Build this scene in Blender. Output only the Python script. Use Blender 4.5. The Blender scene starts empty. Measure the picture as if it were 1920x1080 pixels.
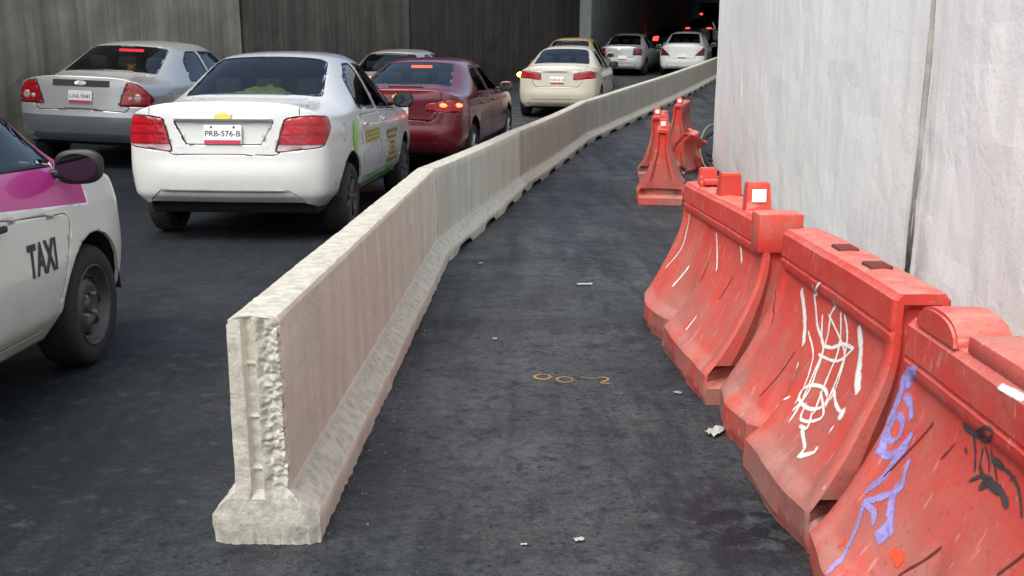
import bpy, bmesh, math, random
from mathutils import Vector, Matrix, noise
from mathutils.bvhtree import BVHTree
random.seed(7)
R = math.radians
scene = bpy.context.scene
C = scene.collection

# ---------------------------------------------------------------- camera, sky, sun, exposure
cam_d = bpy.data.cameras.new('camera')
cam = bpy.data.objects.new('camera', cam_d); C.objects.link(cam)
cam_d.sensor_width = 36; cam_d.lens = 1970/1920*36
cam_d.clip_start = .05; cam_d.clip_end = 600
cam.location = (0, 0, 1.36); cam.rotation_euler = (R(90-14.6), 0, 0)
scene.camera = cam
SUN_EL, SUN_AZ = 60, 212           # azimuth: direction the light comes from, clockwise from +Y
world = bpy.data.worlds.new('World'); scene.world = world; world.use_nodes = True
wn = world.node_tree.nodes; wl = world.node_tree.links
sky = wn.new('ShaderNodeTexSky'); sky.sky_type = 'NISHITA'; sky.sun_disc = False
sky.sun_elevation = R(SUN_EL); sky.sun_rotation = R(SUN_AZ)
sky.dust_density = 5; sky.air_density = .8; sky.ozone_density = 1.5
wm = wn.new('ShaderNodeMix'); wm.data_type = 'RGBA'; wm.blend_type = 'MULTIPLY'; wm.inputs[0].default_value = 1; wm.inputs[7].default_value = (.98, 1.0, .92, 1)
wl.new(sky.outputs[0], wm.inputs[6]); wl.new(wm.outputs[2], wn['Background'].inputs[0]); wn['Background'].inputs[1].default_value = .15
sun_d = bpy.data.lights.new('sun', 'SUN'); sun = bpy.data.objects.new('sun', sun_d); C.objects.link(sun)
sun_d.energy = .65; sun_d.angle = R(50); sun_d.color = (1, .97, .93)
sd = Vector((math.sin(R(SUN_AZ))*math.cos(R(SUN_EL)), math.cos(R(SUN_AZ))*math.cos(R(SUN_EL)), math.sin(R(SUN_EL))))
sun.rotation_euler = sd.to_track_quat('Z', 'Y').to_euler(); sun.location = sd*40
vs = scene.view_settings
vs.view_transform = 'Standard'; vs.look = 'None'; vs.gamma = 1; vs.exposure = 1.1
vs.use_curve_mapping = False

# ---------------------------------------------------------------- helpers
def zg(Y):                                  # the ramp: falls 5.5 %, then levels out
    if Y < 8: return -.055*Y
    if Y < 20: return -.44-.055*(Y-8)+.055*(Y-8)**2/24
    return -.77
def cross(X): return .035*max(0, -3.4-X)
def slope(Y): return (zg(Y+.1)-zg(Y-.1))/.2
def tag(o, label=None, cat=None, group=None, kind=None):
    if label: o['label'] = label
    if cat: o['category'] = cat
    if group: o['group'] = group
    if kind: o['kind'] = kind
    return o
def empty(name, loc=(0, 0, 0), rot=(0, 0, 0)):
    o = bpy.data.objects.new(name, None); C.objects.link(o); o.location = loc; o.rotation_euler = rot
    o.empty_display_size = .1
    return o
def link(name, me, m=None, parent=None):
    o = bpy.data.objects.new(name, me); C.objects.link(o)
    if m is not None and not me.materials: me.materials.append(m)
    if parent is not None: o.parent = parent
    return o
def mesh(name, V, F, m=None, parent=None, smooth=False):
    me = bpy.data.meshes.new(name); me.from_pydata([tuple(v) for v in V], [], F); me.update()
    if smooth: me.shade_smooth()
    return link(name, me, m, parent)
def bmobj(name, bm, m=None, parent=None, smooth=False, free=True):
    me = bpy.data.meshes.new(name); bm.to_mesh(me)
    if smooth: me.shade_smooth()
    if free: bm.free()
    return link(name, me, m, parent)
def box(bm, c, s, bev=0, seg=2, mat=None):
    M = Matrix.Translation(c) @ (mat.to_4x4() if mat else Matrix.Identity(4)) @ Matrix.Diagonal((s[0], s[1], s[2], 1))
    r = bmesh.ops.create_cube(bm, size=1, matrix=M)
    if bev:
        es = list({e for v in r['verts'] for e in v.link_edges})
        bmesh.ops.bevel(bm, geom=es, offset=bev, segments=seg, affect='EDGES', profile=.5)
def lathe(prof, n=32, axis='X', cx=(0, 0, 0)):
    """profile [(r, a)] turned about an axis; returns V, F"""
    V, F = [], []
    for r, a in prof:
        for i in range(n):
            t = 2*math.pi*i/n; c, s = r*math.cos(t), r*math.sin(t)
            p = (a, c, s) if axis == 'X' else (c, s, a)
            V.append((p[0]+cx[0], p[1]+cx[1], p[2]+cx[2]))
    for k in range(len(prof)-1):
        for i in range(n):
            j = (i+1) % n
            F.append((k*n+i, k*n+j, (k+1)*n+j, (k+1)*n+i))
    return V, F
def tube(pts, r, n=8):
    V, F = [], []; up = Vector((0, 0, 1))
    P = [Vector(p) for p in pts]
    for i, p in enumerate(P):
        d = (P[min(i+1, len(P)-1)]-P[max(i-1, 0)]).normalized()
        a = d.cross(up)
        if a.length < 1e-3: a = d.cross(Vector((1, 0, 0)))
        a.normalize(); b = a.cross(d)
        rr = r[i] if isinstance(r, (list, tuple)) else r
        for k in range(n):
            t = 2*math.pi*k/n; V.append(p+a*math.cos(t)*rr+b*math.sin(t)*rr)
    for i in range(len(P)-1):
        for k in range(n):
            F.append((i*n+k, i*n+(k+1) % n, (i+1)*n+(k+1) % n, (i+1)*n+k))
    F.append(tuple(range(n))[::-1]); F.append(tuple(range((len(P)-1)*n, len(P)*n)))
    return V, F
def sm(a, b, x):
    t = min(1, max(0, (x-a)/(b-a))) if a != b else float(x > a)
    return t*t*(3-2*t)
def fbm(x, y, z, o=4):
    return noise.fractal(Vector((x, y, z)), 1.0, 2.0, o)

# ---------------------------------------------------------------- materials
class NT:
    def __init__(self, name):
        self.m = bpy.data.materials.new(name); self.m.use_nodes = True
        self.t = self.m.node_tree; self.N = self.t.nodes; self.L = self.t.links
        self.b = self.N['Principled BSDF']; self.out = self.N['Material Output']
        self.co = self.N.new('ShaderNodeTexCoord').outputs['Object']
    def n(self, t, **k):
        x = self.N.new(t)
        for a, b in k.items(): setattr(x, a, b)
        return x
    def lk(self, a, b): self.L.new(a, b)
    def pos(self): return self.n('ShaderNodeNewGeometry').outputs['Position']
    def map(self, sc=(1, 1, 1), loc=(0, 0, 0), src=None):
        x = self.n('ShaderNodeMapping'); x.inputs['Scale'].default_value = sc; x.inputs['Location'].default_value = loc
        self.lk(src or self.co, x.inputs[0]); return x.outputs[0]
    def noise(self, sc, det=4, rough=.55, src=None, dist=0):
        x = self.n('ShaderNodeTexNoise'); x.inputs['Scale'].default_value = sc; x.inputs['Detail'].default_value = det
        x.inputs['Roughness'].default_value = rough; x.inputs['Distortion'].default_value = dist
        self.lk(src or self.co, x.inputs['Vector']); return x.outputs['Fac']
    def vor(self, sc, src=None, feat='F1', out='Distance'):
        x = self.n('ShaderNodeTexVoronoi', feature=feat); x.inputs['Scale'].default_value = sc
        self.lk(src or self.co, x.inputs['Vector']); return x.outputs[out]
    def ramp(self, fac, stops, interp='LINEAR'):
        x = self.n('ShaderNodeValToRGB'); cr = x.color_ramp; cr.interpolation = interp
        while len(cr.elements) < len(stops): cr.elements.new(.5)
        for e, (p, c) in zip(cr.elements, stops):
            e.position = p; e.color = (c, c, c, 1) if isinstance(c, (int, float)) else (*c, 1)
        self.lk(fac, x.inputs[0]); return x.outputs[0]
    def mix(self, fac, a, b, mode='MIX'):
        x = self.n('ShaderNodeMix', data_type='RGBA', blend_type=mode)
        for s, v in ((0, fac), (6, a), (7, b)):
            if hasattr(v, 'links'): self.lk(v, x.inputs[s])
            else: x.inputs[s].default_value = v if s == 0 else (*v, 1)
        return x.outputs[2]
    def math(self, op, a, b=0):
        x = self.n('ShaderNodeMath', operation=op)
        for s, v in ((0, a), (1, b)):
            if hasattr(v, 'links'): self.lk(v, x.inputs[s])
            else: x.inputs[s].default_value = v
        return x.outputs[0]
    def sep(self, src=None):
        x = self.n('ShaderNodeSeparateXYZ'); self.lk(src or self.co, x.inputs[0]); return x.outputs
    def bump(self, h, strength=.3, dist=.01):
        x = self.n('ShaderNodeBump'); x.inputs['Strength'].default_value = strength; x.inputs['Distance'].default_value = dist
        self.lk(h, x.inputs['Height']); self.lk(x.outputs[0], self.b.inputs['Normal']); return x
    def col(self, c):
        if hasattr(c, 'links'): self.lk(c, self.b.inputs['Base Color'])
        else: self.b.inputs['Base Color'].default_value = (*c, 1)
    def rough(self, v):
        if hasattr(v, 'links'): self.lk(v, self.b.inputs['Roughness'])
        else: self.b.inputs['Roughness'].default_value = v
def simple(name, c, rough=.5, metal=0, coat=0, grain=0, scale=40, spec=.5):
    t = NT(name)
    if grain:
        n = t.noise(scale, 5, .6)
        t.col(t.mix(t.ramp(n, [(.3, 0), (.7, 1)]), tuple(x*(1-grain) for x in c), tuple(min(1, x*(1+grain)) for x in c)))
        t.rough(t.ramp(n, [(.2, max(0, rough-.1)), (.8, min(1, rough+.1))]))
    else: t.col(c); t.rough(rough)
    t.b.inputs['Metallic'].default_value = metal; t.b.inputs['Coat Weight'].default_value = coat
    t.b.inputs['Specular IOR Level'].default_value = spec
    return t.m
def glow(name, c, e, strength):
    t = NT(name); t.col(c); t.rough(.2)
    t.b.inputs['Emission Color'].default_value = (*e, 1); t.b.inputs['Emission Strength'].default_value = strength
    return t.m
def car_paint(name, c, rough=.28, metal=0.0, dirt=.25, dirtc=(.22, .19, .15)):
    t = NT(name)
    z = t.sep()[2]
    n = t.noise(6, 6, .65); n2 = t.noise(60, 3, .6)
    low = t.n('ShaderNodeMapRange'); low.inputs[1].default_value = .75; low.inputs[2].default_value = .15
    t.lk(z, low.inputs[0])
    f = t.math('MULTIPLY', t.math('ADD', t.math('MULTIPLY', low.outputs[0], .9), .12), t.ramp(n, [(.35, 0), (.75, 1)]))
    f = t.math('MULTIPLY', f, dirt*2)
    t.col(t.mix(f, t.mix(t.ramp(n2, [(.3, 0), (.7, 1)]), tuple(x*.97 for x in c), c), dirtc))
    t.rough(t.math('ADD', t.math('MULTIPLY', f, .6), rough))
    t.b.inputs['Metallic'].default_value = metal
    t.b.inputs['Coat Weight'].default_value = .6; t.b.inputs['Coat Roughness'].default_value = .06
    t.bump(t.noise(2.2, 2), .03, .02)
    return t.m
def glass_mat(name, tint=(.34, .38, .37), rough=.02):
    t = NT(name); t.N.remove(t.b)
    tr = t.n('ShaderNodeBsdfTransparent'); tr.inputs[0].default_value = (*tint, 1)
    gl = t.n('ShaderNodeBsdfGlossy'); gl.inputs[0].default_value = (.95, .97, 1, 1); gl.inputs[1].default_value = rough
    fr = t.n('ShaderNodeFresnel'); fr.inputs[0].default_value = 1.38
    mx = t.n('ShaderNodeMixShader'); t.lk(fr.outputs[0], mx.inputs[0]); t.lk(tr.outputs[0], mx.inputs[1]); t.lk(gl.outputs[0], mx.inputs[2])
    t.lk(mx.outputs[0], t.out.inputs[0]); return t.m
M = {}
def mk_asphalt():
    t = NT('asphalt'); P = t.co
    big = t.noise(.42, 5, .6, dist=.4); mid = t.noise(2.4, 6, .65); fine = t.noise(75, 3, .75); gr = t.noise(28, 4, .7)
    agg = t.vor(95); aggc = t.vor(95, out='Color')
    streak = t.noise(1.2, 5, .6, src=t.map((2.6, .20, 1)))
    c = t.mix(t.ramp(big, [(.35, 0), (.65, 1)]), (.034, .041, .050), (.078, .082, .087))
    c = t.mix(t.math('MULTIPLY', t.ramp(mid, [(.42, 0), (.62, 1)]), .5), c, (.018, .022, .029))
    c = t.mix(t.math('MULTIPLY', t.ramp(streak, [(.45, 0), (.64, 1)]), .65), c, (.012, .016, .023))
    warm = t.noise(.8, 4, .6, src=t.map((1, 1, 1), (13, 5, 0)))
    c = t.mix(t.math('MULTIPLY', t.ramp(warm, [(.5, 0), (.7, 1)]), .5), c, (.054, .050, .046))
    c = t.mix(t.ramp(gr, [(.36, .6), (.52, 0)]), c, (.015, .018, .023))
    c = t.mix(t.ramp(fine, [(.54, 0), (.74, .6)]), c, (.105, .11, .118))
    c = t.mix(t.ramp(fine, [(.28, .85), (.46, 0)]), c, (.012, .014, .018))
    c = t.mix(t.ramp(agg, [(.0, .5), (.3, 0)]), c, t.mix(aggc, (.03, .034, .04), (.16, .16, .158)))
    x, y, z = t.sep()
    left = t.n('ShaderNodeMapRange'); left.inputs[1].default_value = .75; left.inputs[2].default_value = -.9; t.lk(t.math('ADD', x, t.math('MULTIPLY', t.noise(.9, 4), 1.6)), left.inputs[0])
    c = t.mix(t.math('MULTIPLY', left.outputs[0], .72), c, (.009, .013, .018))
    rot = t.n('ShaderNodeMapping'); rot.inputs['Rotation'].default_value = (0, 0, R(-28)); rot.inputs['Scale'].default_value = (2.2, .28, 1); t.lk(P, rot.inputs[0])
    trk = t.noise(1.0, 6, .68, src=rot.outputs[0]); c = t.mix(t.math('MULTIPLY', t.ramp(trk, [(.50, 0), (.60, 1)]), .6), c, (.010, .013, .018))
    m2 = t.noise(11, 5, .75); c = t.mix(t.ramp(m2, [(.34, .75), (.47, 0)]), c, (.011, .014, .019)); c = t.mix(t.ramp(m2, [(.56, 0), (.70, .45)]), c, (.085, .088, .093))
    pit = t.vor(16, src=t.map((1, 1, 1), (3, 1, 0))); c = t.mix(t.ramp(pit, [(.10, .7), (.17, 0)]), c, (.006, .008, .011))
    oil = t.noise(1.9, 6, .72, src=t.map((1, 1, 1), (-3.1, 7.7, 0)))
    of = t.ramp(oil, [(.60, 0), (.66, 1)])
    d = t.n('ShaderNodeVectorMath', operation='DISTANCE'); t.lk(t.map((1, .75, 0), src=P), d.inputs[0]); d.inputs[1].default_value = (.70, 2.93*.75, 0)
    st = t.math('MULTIPLY', t.ramp(d.outputs['Value'], [(.10, 1), (.34, 0)]), t.ramp(t.noise(9, 5, .7), [(.42, 0), (.52, 1)]))
    of = t.math('MAXIMUM', t.math('MULTIPLY', of, .65), st)
    c = t.mix(of, c, (.011, .012, .015))
    t.col(c)
    t.rough(t.math('SUBTRACT', t.ramp(mid, [(.3, .50), (.7, .80)]), t.math('MULTIPLY', of, .25)))
    t.b.inputs['Specular IOR Level'].default_value = .18
    h = t.math('ADD', t.math('MULTIPLY', agg, .6), t.math('ADD', fine, gr))
    t.bump(h, .6, .006); return t.m
def mk_barrier_conc(name, side, top, seed):
    t = NT(name)
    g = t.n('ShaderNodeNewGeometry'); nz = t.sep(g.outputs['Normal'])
    P = t.map((1, 1, 1), (seed*3.1, seed, seed*1.7), src=t.pos())
    st = t.noise(5, 6, .65, src=t.map((1, 1, .16), (seed, 0, 0), src=t.pos()))
    n = t.noise(3, 6, .65, src=P); f = t.noise(70, 4, .7, src=P); pit = t.vor(90, src=P)
    a = t.mix(t.ramp(st, [(.3, 0), (.7, 1)]), tuple(x*.76 for x in side), tuple(min(.8, x*1.10) for x in side))
    a = t.mix(t.ramp(n, [(.42, 0), (.72, .5)]), a, (side[0]*.78, side[1]*.80, side[2]*.83))
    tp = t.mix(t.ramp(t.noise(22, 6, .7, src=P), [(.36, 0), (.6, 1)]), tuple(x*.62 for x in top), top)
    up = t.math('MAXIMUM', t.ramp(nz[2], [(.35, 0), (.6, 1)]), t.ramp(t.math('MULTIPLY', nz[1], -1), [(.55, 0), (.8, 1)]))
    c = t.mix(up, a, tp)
    c = t.mix(t.ramp(pit, [(.02, .6), (.14, 0)]), c, (.12, .11, .095))
    c = t.mix(t.ramp(f, [(.3, .4), (.5, 0)]), c, tuple(x*.68 for x in side))
    t.col(c); t.rough(.88); t.b.inputs['Specular IOR Level'].default_value = .25
    t.bump(t.math('ADD', f, t.math('MULTIPLY', t.noise(18, 5, .7, src=P), 1.3)), .5, .006)
    return t.m
def mk_red(name, seed, base=(.56, .032, .022), pale=(.56, .085, .068)):
    t = NT(name); x, y, z = t.sep()
    P = t.map((1, 1, 1), (seed*2.3, seed*5.1, seed))
    n = t.noise(2.6, 5, .6, src=P); f = t.noise(55, 4, .7, src=P); s = t.noise(9, 6, .7, src=P)
    c = t.mix(t.ramp(n, [(.3, 0), (.7, 1)]), base, pale)
    zz = t.n('ShaderNodeMapRange'); zz.inputs[1].default_value = .62; zz.inputs[2].default_value = .02; t.lk(z, zz.inputs[0])
    d = t.math('MULTIPLY', t.math('POWER', zz.outputs[0], .8), t.ramp(t.math('ADD', t.math('MULTIPLY', t.noise(2.3, 5, .6, src=t.map((1, 1, 1), (seed*7, 1, seed))), .7), t.math('MULTIPLY', s, .3)), [(.40, .10), (.58, 1)]))
    c = t.mix(t.math('MULTIPLY', d, .95), c, (.23, .135, .115))
    dust = t.noise(3.4, 6, .7, src=t.map((1, 1, 1), (seed, 3, seed*4)))
    c = t.mix(t.math('MULTIPLY', t.ramp(dust, [(.5, 0), (.68, .5)]), 1), c, (.36, .17, .14))
    gv = t.n('ShaderNodeNewGeometry'); upn = t.sep(gv.outputs['Normal'])[2]
    c = t.mix(t.math('MULTIPLY', t.ramp(upn, [(.55, 0), (.85, 1)]), t.ramp(s, [(.35, .15), (.62, .75)])), c, (.46, .25, .21))
    c = t.mix(t.ramp(f, [(.30, .6), (.44, 0)]), c, (.20, .05, .04))
    scr = t.noise(6, 3, .5, src=t.map((1, 9, 2.2), (seed, 0, 0)))
    c = t.mix(t.ramp(scr, [(.64, 0), (.70, .6)]), c, (.58, .27, .23))
    t.col(c); t.rough(t.ramp(s, [(.3, .42), (.7, .68)])); t.b.inputs['Specular IOR Level'].default_value = .35
    t.bump(t.math('ADD', s, t.math('MULTIPLY', f, .3)), .22, .008)
    return t.m
def mk_wall_right():
    t = NT('painted_concrete'); P = t.pos()
    st = t.noise(9, 6, .65, src=t.map((1, 1, .07), src=P)); n = t.noise(1.1, 5, .6, src=P); f = t.noise(45, 4, .7, src=P)
    c = t.mix(t.ramp(n, [(.3, 0), (.7, 1)]), (.84, .88, .89), (.89, .89, .88))
    c = t.mix(t.ramp(st, [(.34, .55), (.55, 0)]), c, (.64, .69, .70))
    c = t.mix(t.ramp(st, [(.6, 0), (.78, .6)]), c, (.90, .90, .90))
    w = t.noise(.7, 3, .6, src=t.map((1, 1, 1), (7, 2, 4), src=P))
    c = t.mix(t.ramp(w, [(.52, 0), (.72, .5)]), c, (.80, .79, .74))
    z = t.sep(P)[2]
    zz = t.n('ShaderNodeMapRange'); zz.inputs[1].default_value = .55; zz.inputs[2].default_value = -.35; t.lk(z, zz.inputs[0])
    lo = t.math('MULTIPLY', zz.outputs[0], t.ramp(t.noise(2.5, 6, .7, src=P), [(.35, .2), (.7, 1)]))
    c = t.mix(t.math('MULTIPLY', lo, .45), c, (.68, .66, .64))
    c = t.mix(t.ramp(t.vor(3.5, src=P), [(.012, .6), (.035, 0)]), c, (.28, .29, .31))
    xyz = t.sep(P)
    dj = t.math('ABSOLUTE', t.math('SUBTRACT', xyz[1], 5.38)); zf = t.n('ShaderNodeMapRange'); zf.inputs[1].default_value = 1.5; zf.inputs[2].default_value = .1; t.lk(xyz[2], zf.inputs[0])
    sj = t.math('MULTIPLY', t.math('MULTIPLY', t.ramp(dj, [(.03, 1), (.24, 0)]), zf.outputs[0]), t.ramp(t.noise(6, 6, .7, src=t.map((1, 1, .25), src=P)), [(.38, 0), (.6, 1)]))
    c = t.mix(sj, c, (.20, .19, .175))
    plas = t.ramp(t.noise(1.6, 4, .6, src=t.map((1, 1, 1), (2, 9, 1), src=P)), [(.48, 0), (.53, .35)])
    c = t.mix(plas, c, (.87, .85, .83))
    t.col(c); t.rough(.78); t.b.inputs['Specular IOR Level'].default_value = .3
    t.bump(t.math('ADD', t.math('ADD', t.math('MULTIPLY', st, .6), f), t.math('MULTIPLY', plas, 1.5)), .28, .012); return t.m
def mk_wall_left(name, base, streak):
    t = NT(name); P = t.pos()
    st = t.noise(3.2, 7, .68, src=t.map((1, 1, .05), src=P)); st2 = t.noise(11, 5, .6, src=t.map((1, 1, .03), (5, 5, 0), src=P))
    n = t.noise(1.2, 6, .65, src=P)
    c = t.mix(t.ramp(n, [(.3, 0), (.7, 1)]), tuple(x*.72 for x in base), tuple(x*1.18 for x in base))
    c = t.mix(t.ramp(st, [(.40, 0), (.66, streak)]), c, tuple(x*.28 for x in base))
    c = t.mix(t.ramp(st2, [(.54, 0), (.72, streak*.8)]), c, tuple(x*.35 for x in base))
    c = t.mix(t.ramp(st2, [(.25, .5), (.4, 0)]), c, tuple(x*1.5 for x in base))
    t.col(c); t.rough(.85); t.bump(t.math('ADD', n, st2), .4, .02); return t.m

M['asphalt'] = mk_asphalt()
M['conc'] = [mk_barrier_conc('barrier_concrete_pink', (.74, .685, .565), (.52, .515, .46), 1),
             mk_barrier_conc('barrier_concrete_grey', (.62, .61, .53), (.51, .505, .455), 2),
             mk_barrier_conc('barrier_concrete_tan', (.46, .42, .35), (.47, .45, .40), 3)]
M['red'] = [mk_red('red_plastic', 1), mk_red('red_plastic_dusty', 2, (.53, .031, .022), (.55, .070, .053)),
            mk_red('red_plastic_bright', 3, (.56, .034, .023), (.55, .065, .05))]
M['wall_r'] = mk_wall_right()
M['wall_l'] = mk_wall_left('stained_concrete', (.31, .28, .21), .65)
M['wall_lm'] = mk_wall_left('shaded_streaked_concrete', (.13, .115, .085), .8)  # streaks, plus a base darkened to carry the shade nearer the tunnel
M['wall_ld'] = mk_wall_left('deep_shaded_stained_concrete', (.060, .050, .038), .85)  # stains on the darkest base: tunnel-mouth shade put into the colour
M['tunnel'] = mk_wall_left('tunnel_concrete', (.45, .46, .44), .3)
def mk_joint():
    t = NT('joint_filler'); P = t.pos(); z = t.sep(P)[2]
    zf = t.n('ShaderNodeMapRange'); zf.inputs[1].default_value = .9; zf.inputs[2].default_value = .25; t.lk(t.math('ADD', z, t.math('MULTIPLY', t.noise(5, 4, src=P), .5)), zf.inputs[0])
    t.col(t.mix(zf.outputs[0], t.mix(t.noise(8, 4, src=P), (.22, .22, .21), (.50, .51, .50)), (.04, .038, .035))); t.rough(.9); return t.m
M['joint'] = mk_joint()
M['black'] = simple('black_plastic', (.012, .012, .013), .5)
M['rubber'] = simple('tyre_rubber', (.016, .016, .017), .8, grain=.3, scale=30)
M['dark'] = simple('dark_trim', (.02, .02, .022), .7)
M['under'] = simple('underbody', (.01, .01, .01), .9)
M['steel'] = simple('black_steel', (.075, .075, .078), .42, .4, grain=.3)
M['alloy'] = simple('alloy', (.55, .55, .56), .32, .8)
M['seat'] = simple('seat_cloth', (.08, .08, .085), .9, grain=.2)
M['chrome'] = simple('chrome', (.75, .75, .76), .12, 1)
M['gold'] = simple('gold_badge', (.70, .44, .10), .3, .7)
M['plate'] = simple('plate_white', (.72, .73, .72), .5)
M['plate_red'] = simple('plate_red_band', (.42, .03, .07), .5)
M['ink'] = simple('dark_ink', (.03, .03, .04), .6)
M['glass'] = glass_mat('tinted_glass')
M['glass_dark'] = glass_mat('dark_glass', (.06, .07, .07))
M['mirror'] = simple('mirror_glass', (.10, .115, .115), .06, 1)
def lens(name, c, dark):
    t = NT(name); v = t.vor(28); n = t.noise(9, 3)
    bz_ = t.math('FRACT', t.math('MULTIPLY', t.sep()[2], 13)); band = t.ramp(bz_, [(.0, 1), (.10, .15), (.75, 0), (.9, 1)])
    c_ = t.mix(t.ramp(n, [(.35, 0), (.65, 1)]), dark, c)
    t.col(t.mix(t.math('MULTIPLY', band, .6), c_, tuple(x*.35 for x in dark))); t.rough(.16)
    t.b.inputs['Coat Weight'].default_value = .35; t.bump(v, .2, .008); return t.m
M['lens'] = lens('red_lens', (.42, .006, .014), (.26, .004, .009))
M['lens_clear'] = lens('clear_lens', (.55, .42, .42), (.35, .22, .22))
M['lens_dark'] = lens('dark_red_lens', (.20, .008, .014), (.08, .004, .007))
M['brake'] = glow('lit_brake_light', (.6, .02, .01), (1, .10, .03), 3.2)
M['brake_far'] = glow('lit_tail_light', (.6, .02, .01), (1, .06, .05), 1.2)
M['brake_red'] = glow('lit_high_brake_light', (.6, .02, .02), (1, .03, .05), 1.6)
M['amber'] = glow('lit_indicator', (.7, .3, .02), (1, .55, .08), 6)
M['reflector'] = simple('white_reflector', (.85, .85, .84), .35)

# ---------------------------------------------------------------- road
def build_road():
    V, F = [], []
    ys = [-40, -20, -8]+[i*.5-4 for i in range(60)]+[26+i*6 for i in range(26)]
    xs = [-60, -30, -15, -8, -3.4, -2, 0, 2, 4, 8, 15, 30, 60]
    for y in ys:
        for x in xs: V.append((x, y, zg(y)+cross(x)))
    n = len(xs)
    for i in range(len(ys)-1):
        for j in range(n-1): F.append((i*n+j, i*n+j+1, (i+1)*n+j+1, (i+1)*n+j))
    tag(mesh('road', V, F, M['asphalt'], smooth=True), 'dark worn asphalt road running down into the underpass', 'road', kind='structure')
build_road()

# ---------------------------------------------------------------- walls and tunnel
def wall_panel(name, path, top, thick, m, parent, side=1, rough=.006, step=.35, seed=0):
    """vertical slab along a plan path; its front face is on the left (side=1) or right of the path"""
    P = [Vector((a, b)) for a, b in path]; pts = []
    for a, b in zip(P, P[1:]):
        k = max(1, int((b-a).length/step))
        for i in range(k): pts.append(a+(b-a)*i/k)
    pts.append(P[-1])
    rows = 26; V, F = [], []
    for i, p in enumerate(pts):
        d = (pts[min(i+1, len(pts)-1)]-pts[max(i-1, 0)]).normalized(); nrm = Vector((-d.y, d.x))*side
        z0 = zg(p.y)-.05
        for r in range(rows+1):
            z = z0+(top-z0)*(r/rows)**1.4
            o = rough*fbm(p.x*1.5+seed, p.y*1.5, z*1.5)
            q = p+nrm*o; V.append((q.x, q.y, z))
        for r in (rows, 0):
            z = top if r else z0; q = p-nrm*thick; V.append((q.x, q.y, z))
    n = rows+3
    for i in range(len(pts)-1):
        for r in range(n):
            a = i*n+r; b = i*n+(r+1) % n; F.append((a, a+n, b+n, b))
    F.append(tuple(range(n))); F.append(tuple((len(pts)-1)*n+r for r in range(n))[::-1])
    o = mesh(name, V, F, m, parent)
    bm = bmesh.new(); bm.from_mesh(o.data); bmesh.ops.recalc_face_normals(bm, faces=bm.faces); bm.to_mesh(o.data); bm.free()
    return o
def pt(a, b, t): return (a[0]+(b[0]-a[0])*t, a[1]+(b[1]-a[1])*t)
# right wall: straight, then rounding away to the right
RA, RB = (1.58, -1.5), (2.85, 14.8)
def rw(Y): t = (Y-RA[1])/(RB[1]-RA[1]); return pt(RA, RB, t)
wr = tag(empty('retaining_wall', (RA[0], RA[1], 0)), 'pale painted concrete wall with an open dark joint behind the red barriers', 'wall')
def rel(path, o=RA): return path
def add_panel(root, *a, **k):
    o = wall_panel(*a, **k); o.parent = root; o.matrix_parent_inverse = root.matrix_world.inverted(); return o
bpy.context.view_layer.update()
curve = [(RB[0]+1.6*(1-math.cos(t)), RB[1]+1.6*math.sin(t)) for t in [i*R(8) for i in range(0, 8)]]
J1, J2 = 5.45, 12.4
wall_roots = {}
def far_parent(root):
    bpy.context.view_layer.update()
    return root.matrix_world.inverted()
def wall(root, specs):
    inv = far_parent(root); out = []
    for (name, path, top, th, m, side, rough, step, seed) in specs:
        o = wall_panel(name, path, top, th, m, root, side, rough, step, seed); o.matrix_parent_inverse = inv; out.append(o)
    return out
wall(wr, [('panel', [rw(-14), rw(J1-.014)], 4.0, .5, M['wall_r'], 1, .014, .12, 1),
          ('panel', [rw(J1+.014), rw(J2-.002)], 4.0, .5, M['wall_r'], 1, .012, .15, 2),
          ('panel', [rw(J2+.002)]+curve+[(5.0, 17.6), (14, 43), (34, 100)], 4.0, .5, M['wall_r'], 1, .010, .2, 3)])
def joint(root, Y, w0, w1, seed, depth=.035):
    """ragged filler in an open joint: w0 wide at the ground, w1 at the top"""
    c = Vector(rw(Y)); d = (Vector(rw(Y+1))-c).normalized(); nrm = Vector((-d.y, d.x)); V, F = [], []
    n = 60
    for i in range(n+1):
        z = zg(Y)-.02+i/n*3.2; u = i/n
        w = (w0*(1-sm(.0, .55, u))+w1)*(1+.5*fbm(seed, 0, z*6)); o = -depth+.008*fbm(seed, 3, z*9)
        sh = .012*fbm(seed, 9, z*2.5)
        for k in (-1, 0, 1):
            q = c+d*(sh+k*w)+nrm*(o if k == 0 else .019); V.append((q.x, q.y, z))
    for i in range(n):
        for k in range(2): a = i*3+k; F.append((a, a+1, a+4, a+3))
    o = mesh('joint_filler', V, F, M['joint'], root); o.matrix_parent_inverse = far_parent(root)
joint(wr, J1, .028, .007, 4)
# left wall
LA, LB = (-12.6, 2.0), (2.55, 40.5)
def lw(t): return pt(LA, LB, t)
wl_ = tag(empty('retaining_wall', (LA[0], LA[1], zg(LA[1]))), 'tall grey concrete wall streaked with dark drips beyond the cars', 'wall')
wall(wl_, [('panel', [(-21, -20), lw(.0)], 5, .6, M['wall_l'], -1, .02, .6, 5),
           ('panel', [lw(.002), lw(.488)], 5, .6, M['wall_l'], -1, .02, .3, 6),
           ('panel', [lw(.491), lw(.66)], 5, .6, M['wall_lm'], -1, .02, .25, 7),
           ('panel', [lw(.663), lw(.998)], 5, .6, M['wall_ld'], -1, .02, .25, 8)])
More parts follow.
